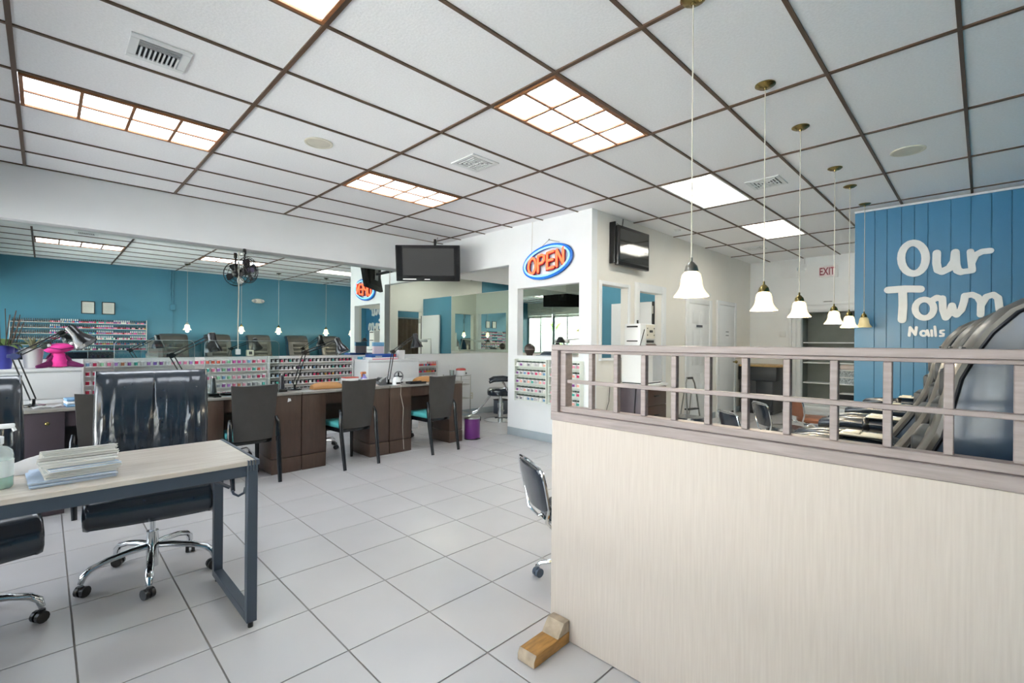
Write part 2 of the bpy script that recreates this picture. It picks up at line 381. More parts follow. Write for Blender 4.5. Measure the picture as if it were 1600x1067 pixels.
# plain closet door
d3 = thing('door_3', None, None); d3['kind'] = 'structure'
part('leaf', lambda b: b.box(8.99, 9.76, 3.512, 3.5295, .05, 2.11, .003), TRIMW, d3)
part('plaque', lambda b: (b.box(9.32, 9.46, 3.508, 3.5118, 1.60, 1.615), b.box(9.32, 9.46, 3.508, 3.5118, 1.53, 1.545)), mat('grey_plaque', '#50545a', .4), d3)
part('handle', lambda b: (b.cyl((9.70, 3.512, 1.02), (9.70, 3.46, 1.02), .011), b.ball((9.70, 3.45, 1.02), .03)), BRASS, d3)
part('threshold_gap', lambda b: b.box(8.99, 9.76, 3.515, 3.5285, .0, .048), DARKGAP, d3)
part('casing', lambda b: (b.box(8.90, 8.985, 3.50, 3.5295, 0, 2.19, .004), b.box(9.765, 9.85, 3.50, 3.5295, 0, 2.19, .004), b.box(8.985, 9.765, 3.50, 3.5295, 2.115, 2.19, .004)), TRIMW, d3)

# storefront: sill wall, header, mullions, panes, shutters, outside
struct('wall_front', lambda b: (b.box(XF - .12, XF, YR, YL, 0, .35), b.box(XF - .12, XF, YR, YL, 2.62, CZ + .12)), WHITE)
ALU = mat('grey_aluminium', '#8d9296', .4, .6)
SHUT = mat('ivory_shutter_slat', '#d8d5c8', .5)
bays = [YR + (YL - YR) * k / 5 for k in range(6)]
for k in range(5):
    a, c = bays[k], bays[k + 1]; w = thing('window_%d' % (k + 1), None, None); w['kind'] = 'structure'
    part('window_frame', lambda b: (b.box(XF - .09, XF - .03, a, a + .05, .35, 2.62, .003), b.box(XF - .09, XF - .03, c - .05, c, .35, 2.62, .003), b.box(XF - .09, XF - .03, a + .05, c - .05, .35, .40), b.box(XF - .09, XF - .03, a + .05, c - .05, 2.57, 2.62)), ALU, w)
    part('mullion', lambda b: b.box(XF - .08, XF - .035, (a + c) / 2 - .02, (a + c) / 2 + .02, .40, 2.57), ALU, w)
    part('pane', lambda b: b.box(XF - .062, XF - .056, a + .05, (a + c) / 2 - .02, .40, 2.57), PANE, w, smooth=False)
    part('pane', lambda b: b.box(XF - .062, XF - .056, (a + c) / 2 + .02, c - .05, .40, 2.57), PANE, w, smooth=False)
    s = thing('roller_shutter', 'ivory slatted roller shutter half lowered over the %s storefront bay from the teal wall' % nth(k + 1), 'shutter', (XF + .03, (a + c) / 2, 0), 0, 'shutters of the storefront')
    for q in range(9): part('slat', lambda b: b.box(0, .014, -(c - a) / 2 + .03, (c - a) / 2 - .03, 2.46 + q * .065, 2.46 + q * .065 + .061, .004), SHUT, s)
    part('bottom_bar', lambda b: b.box(-.004, .02, -(c - a) / 2 + .03, (c - a) / 2 - .03, 2.415, 2.458, .004), mat('taupe_bar', '#8b877f', .5), s)
# outside the glass
struct('added_canopy', lambda b: b.box(-3.3, XF - .12, YR - .6, YL + .6, 2.95, 3.12), mat('added_canopy_white', '#dcd9d2', .7))  # unseen canopy added to cut the sky light near the glass
PAVE = mat('sunlit_pavement', '#c8c8c6', .8, noise=.06, scale=2)
struct('ground', lambda b: b.box(-40, XF - .12, -25, 25, -.16, -.05), PAVE)
THATCH = mat('palm_thatch', '#8f7d55', .9, noise=.3, scale=14, stretch=(6, 6, .6), bump=.4)
TRUNK = mat('grey_palm_trunk', '#8b7f70', .9, noise=.2, scale=8, bump=.3)
LEAFG = mat('palm_green', '#5f8f3c', .5, noise=.25, scale=3)
for k, (x, y, lab) in enumerate(((-4.6, 1.4, 'thatched palm parasol closest to the storefront glass'), (-6.4, -.9, 'thatched palm parasol beside the small fan palm outside'), (-7.2, 4.2, 'thatched palm parasol farthest along the pavement outside'))):
    t = thing('thatched_parasol', lab, 'parasol', (x, y, -.05), 0, 'thatched parasols outside')
    part('post', lambda b: b.cyl((0, 0, 0), (0, 0, 2.9), .07, .05), TRUNK, t)
    part('thatch', lambda b: [b.lathe([(1.3 - .25 * q, 1.95 + .27 * q), (1.28 - .25 * q, 2.02 + .27 * q), (.92 - .22 * q, 2.32 + .27 * q), (.05, 2.7 + .2 * q)], 22) for q in range(3)], THATCH, t)
for k, (x, y, s_, lab) in enumerate(((-3.6, -.2, 1.0, 'young fan palm with long pointed leaves outside the glass'), (-9.5, 1.2, 1.6, 'taller palm with arching leaves behind the thatched parasols'), (-10.5, -6.5, 1.7, 'distant tall palm beyond the pavement outside'))):
    t = thing('palm_plant', lab, 'palm', (x, y, -.05))
    hh = (1.0 if k == 0 else 2.2)
    part('trunk', lambda b: b.cyl((0, 0, 0), (0, 0, hh), .08, .05), TRUNK, t)
    for q in range(18):
        az = q * 2.4; el = .25 + .9 * ((q * 7) % 10) / 10
        def lf(b):
            pts = []
            for u in range(7):
                f = u / 6; r = s_ * f * math.cos(el) ; z = hh + s_ * (f * math.sin(el) - .45 * f * f); wd = .07 * s_ * math.sin(PI * min(1, f * .93 + .07))
                c = Vector((r * math.cos(az), r * math.sin(az), z)); n = Vector((-math.sin(az), math.cos(az), 0)) * wd
                pts.append([c - n, c + Vector((0, 0, .012)), c + n, c - Vector((0, 0, .008))])
            b.rings(pts)
        part('leaf', lf, LEAFG, t)
# mirrors
mi = MB(); mi.box(XF + .02, 6.82, YL - .008, YL - .0005, 1.165, 2.546)
tag(mi.done('wall_mirror', MIRROR, smooth=False), 'long frameless mirror band running along the wall above the polish racks', 'mirror')
mi = MB(); mi.box(6.827, 6.8345, 4.82, YL - .01, 1.165, 2.45)
tag(mi.done('wall_mirror', MIRROR2, smooth=False), 'end wall mirror in the side room meeting the long mirror', 'mirror')
# ------------------------------------------------------------------ ceiling lamps
LL = {(0, 1): 'oak-framed ceiling lamp of eight panes at the very top edge over the foreground table', (2, 1): 'oak-framed eight-pane ceiling lamp over the middle of the floor',
      (0, 5): 'oak-framed ceiling lamp beside the square one-way vent, near the mirror wall', (2, 5): 'oak-framed ceiling lamp nearest the corner TV and soffit'}
def oak_lamp(i, j):
    x0, y0 = GX(i), GY(j); w, h = 1.2192, .6096
    t = thing('ceiling_lamp', LL[(i, j)], 'lamp', (x0, y0, CZ), 0, 'oak-framed ceiling lamps')
    def fr(b):
        e, g = .016, .038
        b.box(e, w - e, e, g, -.020, -.001, .002, 1); b.box(e, w - e, h - g, h - e, -.020, -.001, .002, 1)
        b.box(e, g, g, h - g, -.020, -.001, .002, 1); b.box(w - g, w - e, g, h - g, -.020, -.001, .002, 1)
    part('frame', fr, OAKFR, t)
    xs = [.038 + (w - .076) * k / 4 for k in range(5)]
    for k in (1, 2, 3): part('glazing_bar', lambda b: b.box(xs[k] - .010, xs[k] + .010, .038, h - .038, -.018, -.006), OAKFR, t)
    part('glazing_bar', lambda b: b.box(.038, w - .038, h / 2 - .010, h / 2 + .010, -.0165, -.0075), OAKFR, t)
    for k in range(4):
        for y0_, y1_ in ((.038, h / 2 - .010), (h / 2 + .010, h - .038)):
            part('pane', lambda b: b.box(xs[k] + (.010 if k else 0), xs[k + 1] - (.010 if k < 3 else 0), y0_, y1_, -.005, -.001), LENS, t, smooth=False)
for q in LL: oak_lamp(*q)
def troffer(i, j, lab):
    x0, y0 = GX(i), GY(j); w, h = 1.2192, .6096
    t = thing('ceiling_lamp', lab, 'lamp', (x0, y0, CZ), 0, 'open white ceiling lamps')
    def pan(b):
        b.box(.014, w - .014, .014, .04, -.004, .09); b.box(.014, w - .014, h - .04, h - .014, -.004, .09); b.box(.014, .05, .04, h - .04, -.004, .09); b.box(w - .05, w - .014, .04, h - .04, -.004, .09)
        b.box(.05, w - .05, .04, h - .04, .09, .1)
        for y in (.205, .405): b.poly([(y - .025, .09), (y, .03), (y + .025, .09)], .05, w - .05, 'x')
    part('reflector', pan, mat('lamp_reflector_white', '#eef0ee', .3), t)
    for y in (.115, .305, .495):
        part('tube', lambda b: b.cyl((.07, y, .05), (w - .07, y, .05), .017, seg=10), TUBE, t)
troffer(4, 1, 'open white ceiling lamp with bare tubes behind the nearest pendant cord')
troffer(6, 1, 'open white ceiling lamp with bare tubes, the second along towards the exit')
troffer(5, 5, 'open white ceiling lamp over the side room with the barber chair')
troffer(8, -2, 'added unseen ceiling lamp behind the blue logo wall, lighting the back wall')  # lamp added out of sight to brighten the back wall
troffer(7, 5, 'added unseen ceiling lamp lighting the space beyond the low teal partition')  # unseen lamp added to light the area above the partition
# vents
def vent4(x, y, s, lab):
    t = thing('ceiling_vent', lab, 'vent', (x, y, CZ), 0, 'ceiling vents')
    part('backing', lambda b: b.box(-s, s, -s, s, -.004, -.001), DARKGAP, t)
    part('frame', lambda b: (b.box(-s - .04, s + .04, -s - .04, -s, -.012, -.001, .003, 1), b.box(-s - .04, s + .04, s, s + .04, -.012, -.001, .003, 1), b.box(-s - .04, -s, -s, s, -.012, -.001, .003, 1), b.box(s, s + .04, -s, s, -.012, -.001, .003, 1)), WMETAL, t)
    n = 4
    for k in range(n):
        r = s * (.9 - .24 * k); wd = s * .10
        part('louver', lambda b: [b.box(sx[0], sx[1], sx[2], sx[3], -.014, -.005) for sx in ((-r, r, -r, -r + wd), (-r, r, r - wd, r), (-r, -r + wd, -r + wd, r - wd), (r - wd, r, -r + wd, r - wd))], WMETAL, t)
    part('cross_bar', lambda b: (b.box(-s, s, -.006, .006, -.018, -.0145), b.box(-.006, .006, -s, s, -.018, -.0145)), WMETAL, t)
vent4(2.92, 3.45, .125, 'white four-way ceiling vent between the corner TV and the square lamp')
vent4(5.43, 1.64, .125, 'white four-way ceiling vent among the pendant cords')
vent4(9.0, 2.9, .12, 'white four-way ceiling vent near the exit sign')
t = thing('ceiling_vent', 'white one-way ceiling vent with upright fins near the long oak-framed lamp', 'vent', (.48, 3.50, CZ), 0, 'ceiling vents')
part('backing', lambda b: b.box(-.10, .10, -.105, .105, -.004, -.001), DARKGAP, t)
part('frame', lambda b: (b.box(-.145, .145, -.145, -.105, -.012, -.001, .003, 1), b.box(-.145, .145, .105, .145, -.012, -.001, .003, 1), b.box(-.145, -.10, -.105, .105, -.012, -.001, .003, 1), b.box(.10, .145, -.105, .105, -.012, -.001, .003, 1)), WMETAL, t)
for k in range(9): part('fin', lambda b: b.box(-.088 + .022 * k, -.080 + .022 * k, -.03, .104, -.016, -.005), WMETAL, t)
for k in range(4): part('louver', lambda b: b.box(-.099, .099, -.1 + .017 * k, -.092 + .017 * k, -.015, -.005), mat('grey_louver', '#a8abad', .4), t)
for x, y, r, lab in ((1.68, 4.08, .115, 'round ivory ceiling speaker near the corner TV side of the room'), (5.40, .48, .125, 'round ivory ceiling speaker above the blue logo wall side')):
    t = thing('ceiling_speaker', lab, 'speaker', (x, y, CZ), 0, 'ceiling speakers')
    part('rim', lambda b: b.lathe([(r, -.001), (r, -.008), (r - .012, -.012), (r - .02, -.010), (r - .02, -.001)], 28), mat('ivory_plastic', '#dad5c6', .5), t)
    part('grille', lambda b: b.lathe([(r - .022, -.001), (r - .022, -.009), (.03, -.011), (.003, -.011)], 28), mat('ivory_grille', '#cdc9bb', .6), t)
t = thing('smoke_detector', 'small round white smoke detector on the ceiling past the wall TV', 'detector', (6.70, 3.23, CZ))
part('base', lambda b: b.lathe([(.065, -.001), (.065, -.014), (.055, -.02), (.003, -.021)], 20), WPLAST, t)
part('cap', lambda b: b.lathe([(.04, -.022), (.036, -.04), (.003, -.044)], 20), WPLAST, t)

# ------------------------------------------------------------------ pendant lamps
SHADE = mat('frosted_bell_glass', '#f3e6c4', .35, emis='#ffe2ad', es=.75)
SHADEOFF = mat('frosted_bell_glass_dim', '#d9c998', .35, emis='#ffe2ad', es=.05)
BULB = lampmat('bulb', '#fff0d0', 22)
BULBOFF = mat('bulb_off', '#d8cfb6', .3)
CORD = mat('pale_cord', '#c9c4b8', .6)
PX = [2.285, 3.38, 4.23, 5.45, 6.18, 7.08]
PLAB = ['bell-glass pendant lamp on a pale cord, the largest and nearest one', 'bell-glass pendant lamp, second along the row from the storefront end', 'bell-glass pendant lamp, third along the row, in front of the white corner',
        'bell-glass pendant lamp, fourth along the row, below the exit sign', 'bell-glass pendant lamp, fifth along the row, beside the logo wall edge', 'unlit dim bell-glass pendant lamp in front of the blue planks']
def pendant(x, lab, on, dz=0):
    t = thing('pendant_lamp', lab, 'lamp', (x, 1.03, 0), 0, 'row of bell pendants over the pedicure chairs')
    part('canopy', lambda b: b.lathe([(.062, CZ - .0005), (.062, CZ - .006), (.045, CZ - .018), (.012, CZ - .024), (.009, CZ - .035)], 20), BRASS, t)
    part('cord', lambda b: b.cyl((0, 0, 1.80 - dz), (0, 0, CZ - .035), .0035, seg=6), CORD, t)
    part('socket_cap', lambda b: b.lathe([(.006, 1.80 - dz), (.007, 1.78 - dz), (.014, 1.775 - dz), (.028, 1.758 - dz), (.034, 1.735 - dz), (.034, 1.728 - dz), (.003, 1.728 - dz)], 20), NICKEL if x < 3 else BRASS, t)
    pr = [(.033, 1.727), (.044, 1.715), (.050, 1.69), (.052, 1.665), (.058, 1.645), (.070, 1.625), (.081, 1.612), (.083, 1.606), (.079, 1.609), (.066, 1.626), (.054, 1.647), (.048, 1.667), (.046, 1.69), (.040, 1.711), (.030, 1.723)]
    part('shade', lambda b: b.rings([[Vector((r * math.cos(2 * PI * k / 28), r * math.sin(2 * PI * k / 28), z - dz)) for k in range(28)] for r, z in pr], False, True), SHADE if on else SHADEOFF, t)
    part('bulb', lambda b: (b.ball((0, 0, 1.632 - dz), (.027, .027, .03), 12), b.cyl((0, 0, 1.65 - dz), (0, 0, 1.727 - dz), .013)), BULB if on else BULBOFF, t)
    if on:
        l = bpy.data.lights.new('pendant_light', 'POINT'); l.energy = 5; l.color = (1, .86, .64); l.shadow_soft_size = .03
        o = bpy.data.objects.new('pendant_light', l); COL.objects.link(o); o.parent = t; o.location = (0, 0, 1.585 - dz)
for k, x in enumerate(PX): pendant(x, PLAB[k], k < 5, (0, .012, .018, .03, .045, .02)[k])

# ------------------------------------------------------------------ signs
LETTERS = [('O', [[(0.484, 2.395), (0.489, 2.34), (0.504, 2.291), (0.528, 2.254), (0.559, 2.231), (0.593, 2.225), (0.628, 2.238), (0.66, 2.267), (0.686, 2.311), (0.702, 2.364), (0.708, 2.422), (0.703, 2.479), (0.687, 2.529), (0.662, 2.566), (0.63, 2.588), (0.595, 2.592), (0.561, 2.578), (0.53, 2.548), (0.505, 2.504), (0.489, 2.452), (0.484, 2.395)]], .077),
('u', [[(0.388, 2.445), (0.39, 2.326), (0.378, 2.246), (0.342, 2.223), (0.278, 2.258), (0.239, 2.334), (0.232, 2.433)], [(0.232, 2.433), (0.226, 2.29), (0.213, 2.224), (0.185, 2.204)]], .075),
('r', [[(0.109, 2.425), (0.1, 2.293), (0.093, 2.222)], [(0.180, 2.204), (0.093, 2.211)], [(0.096, 2.301), (0.068, 2.381), (0.017, 2.412), (-0.047, 2.413)]], .062),
('T', [[(0.829, 2.047), (0.675, 2.05), (0.531, 2.036)], [(0.692, 2.043), (0.688, 1.852), (0.696, 1.679)]], .083),
('o', [[(0.411, 1.799), (0.417, 1.758), (0.434, 1.723), (0.461, 1.7), (0.492, 1.693), (0.524, 1.702), (0.551, 1.727), (0.57, 1.764), (0.576, 1.807), (0.57, 1.849), (0.552, 1.884), (0.525, 1.906), (0.493, 1.913), (0.462, 1.902), (0.435, 1.877), (0.417, 1.841), (0.411, 1.799)]], .065),
('w', [[(0.433, 1.891), (0.385, 1.927), (0.345, 1.91)], [(0.338, 1.917), (0.332, 1.781), (0.308, 1.69), (0.273, 1.744), (0.256, 1.83), (0.241, 1.747), (0.219, 1.722), (0.179, 1.775), (0.158, 1.867), (0.15, 1.934)]], .066),
('n', [[(0.15, 1.934), (0.092, 1.942), (0.047, 1.911), (0.023, 1.851), (0.025, 1.715)], [(0.022, 1.818), (-0.02, 1.912), (-0.072, 1.931), (-0.109, 1.893), (-0.121, 1.761)]], .062),
('N', [[(0.628, 1.488), (0.62, 1.587), (0.572, 1.497), (0.563, 1.586)]], .028), ('a', [[(0.472, 1.514), (0.477, 1.496), (0.491, 1.485), (0.507, 1.485), (0.521, 1.496), (0.526, 1.514), (0.521, 1.532), (0.507, 1.543), (0.491, 1.542), (0.478, 1.531), (0.472, 1.514)], [(0.466, 1.549), (0.452, 1.484)]], .024),
('i', [[(0.429, 1.548), (0.425, 1.483)]], .024), ('l', [[(0.401, 1.592), (0.392, 1.483)]], .024), ('s', [[(0.325, 1.547), (0.351, 1.542), (0.351, 1.518), (0.325, 1.507), (0.328, 1.483), (0.356, 1.481)]], .022)]
t = thing('wall_sign', 'raised white handwritten shop name letters on the blue plank wall', 'sign', (7.34, 0, 0))
SIGNW = mat('sign_white', '#eceeee', .4)
for ch, ss, w in LETTERS:
    part('letter', lambda b: [b.stroke(s, w, -.012 - .0004 * k, .006, 'x') for k, s in enumerate(ss)], SIGNW, t, smooth=False)
# OPEN neon, local axes: x runs along -Y of the room (reading direction), z up, front at -y
t = thing('neon_sign', 'blue oval neon sign reading OPEN in orange-red letters on the white column', 'sign', (4.93, 4.255, 2.49), -PI / 2)
def ell(rx, rz, y, tilt, a0=0, a1=2 * PI, n=44):
    o = []
    for k in range(n + (0 if abs(a1 - a0 - 2 * PI) < 1e-6 else 1)):
        a = a0 + (a1 - a0) * k / n; x, z = rx * math.cos(a), rz * math.sin(a); o.append((x * math.cos(tilt) - z * math.sin(tilt), y, x * math.sin(tilt) + z * math.cos(tilt)))
    return o
NB1 = mat('neon_pale_blue', '#8fd0ff', .3, emis='#6fbcf5', es=.75); NB2 = mat('neon_deep_blue', '#1d63b5', .3, emis='#1d63b5', es=.25); NBK = mat('neon_navy_backing', '#1c3a78', .4)
NRED = mat('neon_dark_red', '#8e1f1d', .4); NOR = mat('neon_orange_red', '#ff6a45', .3, emis='#ff5a36', es=.9)
TI = math.radians(8)
part('oval_tube', lambda b: b.tube(ell(.405, .188, -.045, TI), .0125, 8, True), NB1, t)
part('oval_tube', lambda b: b.tube(ell(.437, .219, -.03, TI), .0145, 8, True), NB2, t)
part('backing_ring', lambda b: b.tube(ell(.425, .205, -.012, TI), .03, 8, True, flat=(.35, 1)), NBK, t)
G = {'O': [[(-.5 * math.sin(2 * PI * k / 14) * .55 + .31 - .31, .5 * math.cos(2 * PI * k / 14)) for k in range(15)]], 'P': [[(-.22, -.5), (-.22, .5), (.08, .5), (.22, .38), (.22, .14), (.08, .0), (-.22, 0)]],
     'E': [[(.22, .5), (-.22, .5), (-.22, -.5), (.22, -.5)], [(-.22, 0), (.16, 0)]], 'N': [[(-.22, -.5), (-.22, .5), (.22, -.5), (.22, .5)]]}
for k, ch in enumerate('OPEN'):
    def place(p, dz=0, q=k):
        x, z = p[0] * .26 + (-.255 + .17 * q), p[1] * .215; x += z * .14
        return (x * math.cos(TI) - z * math.sin(TI), x * math.sin(TI) + z * math.cos(TI) + .0)
    lt = part('letter', lambda b: [b.stroke([place(p) for p in s], .030, -.058 - .0005 * q, -.046, 'y') for q, s in enumerate(G[ch])], NOR, t, smooth=False)
    part('letter_backing', lambda b: [b.stroke([(x - .006, z - .008) for x, z in (place(p) for p in s)], .05, -.045 - .0005 * q, -.02, 'y') for q, s in enumerate(G[ch])], NRED, lt, smooth=False)
part('hanger', lambda b: (b.tube([(-.18, -.02, .17), (0.02, -.008, .30), (.22, -.02, .24)], .003, 5), b.cyl((.02, -.008, .30), (.02, -.002, .31), .008)), NICKEL, t)
part('power_cord', lambda b: b.tube([(-.30, -.012, .13), (-.30, -.006, .3), (-.29, -.006, .60)], .003, 5), CORD, t)
# EXIT
t = thing('exit_sign', 'white illuminated EXIT box with dark red letters on the back wall', 'sign', (10.665, 2.11, 2.78))
part('box', lambda b: b.box(-.03, .0345, -.155, .155, -.115, .115, .006), WPLAST, t)
part('face', lambda b: b.box(-.034, -.0305, -.11, .145, -.10, .10, .001, 1), mat('pink_exit_face', '#efe0e2', .4), t)
text_part('letter', 'EXIT', .20, .001, mat('exit_red', '#93364a', .4), t, Matrix.Translation((-.0355, .015, -.005)) @ Matrix.Rotation(-PI / 2, 4, 'Z') @ Matrix.Rotation(PI / 2, 4, 'X') @ Matrix.Diagonal((.62, 1, 1, 1)))
t = thing('small_wall_notice', 'thin white notice strip under the exit sign', 'notice', (10.69, 2.12, 2.205)); part('card', lambda b: b.box(0, .009, -.09, .09, -.022, .022), WPLAST, t); part('print_line', lambda b: b.box(-.001, -.0002, -.07, .07, -.005, .005), DARKGAP, t)
t = thing('access_panel', 'flat white access panel high on the back wall beside the exit sign', 'panel', (10.68, 2.78, 2.88)); part('panel_door', lambda b: b.box(0, .0195, -.16, .16, -.17, .19, .004), TRIMW, t); part('latch', lambda b: b.box(-.006, -.0005, -.15, -.13, -.03, .03), GREYBASE, t)
t = thing('conduit_box', 'small white junction box with pipe beside the access panel', 'box', (10.67, 2.52, 2.9)); part('box', lambda b: b.box(0, .029, -.05, .05, -.06, .06, .004), TRIMW, t); part('pipe', lambda b: b.cyl((.015, 0, .06), (.015, 0, .19), .012), TRIMW, t)
t = thing('light_switch', 'double white light switch on the back wall by the alcove', 'switch', (10.688, 2.90, 1.58)); part('plate', lambda b: b.box(0, .0115, -.06, .06, -.06, .06, .003), WPLAST, t)
for s in (-1, 1): part('rocker', lambda b: b.box(-.004, -.0003, s * .027 - .015, s * .027 + .015, -.03, .03, .001, 1), TRIMW, t)

# ------------------------------------------------------------------ televisions, fan
t = thing('television', 'large black flat TV tilted down in the corner below the soffit', 'television', (4.14, 5.98, 2.57), math.radians(-45))
tm = Matrix.Rotation(math.radians(10), 4, 'X')
part('casing', lambda b: (b.box(-.485, .485, -.035, .03, -.27, .27, .008, M=tm), b.poly([(-.30, -.2), (.30, -.2), (.34, .16), (-.34, .16)], .03, .075, 'y')), mat('matt_tv_black', '#1a1b1d', .6, spec=.2), t)
part('screen', lambda b: b.box(-.37, .40, -.0375, -.0353, -.185, .225, .001, 1, M=tm), BLKGL, t)
for a_, c_ in ((-.465, -.385), (.415, .465)): part('speaker_strip', lambda b: b.box(a_, c_, -.0385, -.0353, -.25, .25, .001, 1, M=tm), mat('dark_speaker_cloth', '#1b1c1e', .8, spec=.2), t)
part('control_strip', lambda b: b.box(-.38, -.18, -.040, -.0353, -.245, -.235, M=tm), STEEL, t)
part('logo_strip', lambda b: b.box(-.05, .03, -.039, -.0353, -.245, -.238, M=tm), STEEL, t)
part('wall_bracket', lambda b: (b.cyl((0, .08, .0), (0, .62, .12), .025), b.box(-.10, .10, .072, .09, -.1, .1), b.cyl((0, .62, .12), (0, .62, .50), .02)), BLKPL, t)
part('cable', lambda b: b.tube([(.05, .09, .1), (.06, .3, .3), (.06, .5, .50)], .004, 6), BLKPL, t)
t = thing('television', 'small black TV hung flat on the cream side wall above the pass-through', 'television', (5.765, 3.44, 2.675), 0)
t.rotation_euler = (0, 0, 0)
part('casing', lambda b: (b.box(-.405, .405, -.035, .02, -.265, .265, .008), b.box(-.3, .3, .02, .045, -.2, .2)), BLKPL, t)
part('screen', lambda b: b.box(-.365, .375, -.0375, -.0353, -.195, .225, .001, 1), mat('glossy_grey_screen', '#1c211f', .07, spec=1), t)
part('speaker_bar', lambda b: b.box(-.39, .39, -.04, -.0353, -.255, -.215, .002, 1), mat('dark_speaker_cloth', '#232426', .8), t)
part('wall_bracket', lambda b: (b.box(-.432, -.406, .0, .089, -.24, .31, .005), b.box(-.3, .3, .0455, .089, -.08, .08)), BLKPL, t)
part('cable', lambda b: b.tube([(-.40, .06, .25), (-.33, .03, .30), (-.24, .06, .27), (-.12, .085, .30), (-.1, .085, .41)], .004, 6), BLKPL, t)
# small black fan hung upside down from the soffit edge
t = thing('clip_fan', 'small black fan hanging from the soffit in front of the mirror', 'fan', (1.84, 6.60, 2.27), math.radians(35))
def cage(b):
    for r, y in ((.165, 0), (.13, -.03), (.09, -.042), (.05, -.048), (.16, .03)): b.tube([(r * math.cos(2 * PI * k / 24), y, r * math.sin(2 * PI * k / 24)) for k in range(24)], .0035, 5, True)
    for k in range(16):
        a = 2 * PI * k / 16; c, s = math.cos(a), math.sin(a); b.tube([(.16 * c, .03, .16 * s), (.165 * c, 0, .165 * s), (.13 * c, -.03, .13 * s), (.03 * c, -.05, .03 * s)], .0025, 4)
part('cage', cage, BLKPL, t)
for k in range(4):
    a = k * PI / 2 + .4
    part('blade', lambda b: b.rings([[Vector((r * math.cos(a + d), y, r * math.sin(a + d))) for d, y in ((-w_, -.012), (w_, .014), (w_, .017), (-w_, -.009))] for r, w_ in ((.025, .3), (.07, .5), (.12, .42), (.145, .28))]), mat('smoky_blade', '#2b2a31', .25), t)
part('hub', lambda b: b.cyl((0, -.055, 0), (0, .0, 0), .032), mat('violet_hub', '#5d5470', .4), t)
part('motor', lambda b: (b.cyl((0, .0, 0), (0, .035, 0), .05), b.ball((0, .038, 0), (.05, .03, .05))), BLKPL, t)
part('yoke', lambda b: b.tube([(0, .045, 0), (0, .06, .08), (0, .06, .20)], .011), BLKPL, t)
part('clip', lambda b: (b.box(-.018, .018, .045, .075, .20, .272, .006),), BLKPL, t)
t = thing('power_cord', 'thin white fan cord hanging down the mirror to its foot', 'cord', (1.79, 6.842, 0)); part('wire', lambda b: b.tube([(0, 0, 2.53), (.004, 0, 2.0), (-.003, 0, 1.6), (0, 0, 1.26)], .0045, 6), CORD, t)
part('plug', lambda b: b.box(-.025, .025, -.02, .006, 1.19, 1.26, .006), WPLAST, t)
t = thing('adapter', 'small cream adapter plugged in at the mirror foot beside the fan cord', 'adapter', (1.93, 6.84, 1.20)); part('body', lambda b: b.box(-.04, .04, -.02, .008, -.03, .05, .008), mat('ivory_plastic', '#dad5c6', .5), t); part('face', lambda b: b.box(-.02, .02, -.023, -.0205, -.01, .03), DARKGAP, t)
t = thing('power_cord', 'thin white cord hanging straight down under the corner TV', 'cord', (4.0, 6.842, 0)); part('wire', lambda b: b.tube([(0, 0, 2.53), (0, 0, 1.9), (.002, 0, 1.2)], .003, 6), CORD, t); part('plug', lambda b: b.box(-.015, .015, -.02, .008, 1.17, 1.2, .004), WPLAST, t)

# ------------------------------------------------------------------ polish racks and jars
RACKW = mat('white_rack', '#e6e4e2', .45); RACKG = mat('mint_rack_shelf', '#e4e9e1', .4)
PINKS = ['#d8486f', '#e27fa0', '#c2335a', '#e9a2b4', '#b07fc4', '#a264a8', '#c98564', '#8a4f93', '#49a598', '#c9c6c8', '#93c9a2', '#7fa3c4', '#d7dc6a', '#e56d58', '#b32640', '#8b8a90', '#d65fa8', '#5fb7ab', '#efb2a2', '#7b5aa6']
NAMES = {'#d8486f': 'rose', '#e27fa0': 'pink', '#c2335a': 'raspberry', '#e9a2b4': 'pale pink', '#b07fc4': 'lilac', '#a264a8': 'purple', '#c98564': 'copper', '#8a4f93': 'plum', '#49a598': 'teal', '#c9c6c8': 'clear', '#93c9a2': 'mint', '#7fa3c4': 'blue', '#d7dc6a': 'yellow', '#e56d58': 'coral', '#b32640': 'red', '#8b8a90': 'grey', '#d65fa8': 'magenta', '#5fb7ab': 'turquoise', '#efb2a2': 'peach', '#7b5aa6': 'violet', '#2a2b33': 'black', '#f0efe9': 'white', '#8c1f2a': 'dark red', '#2f6fb0': 'blue', '#b98b3a': 'gold'}
CLRPL = mat('clear_jar_plastic', '#f1eeee', .15, spec=.7)
JARS = {}
def cmat(h): return mat('polish_' + h[1:], h, .2, noise=.04, coat=.3)
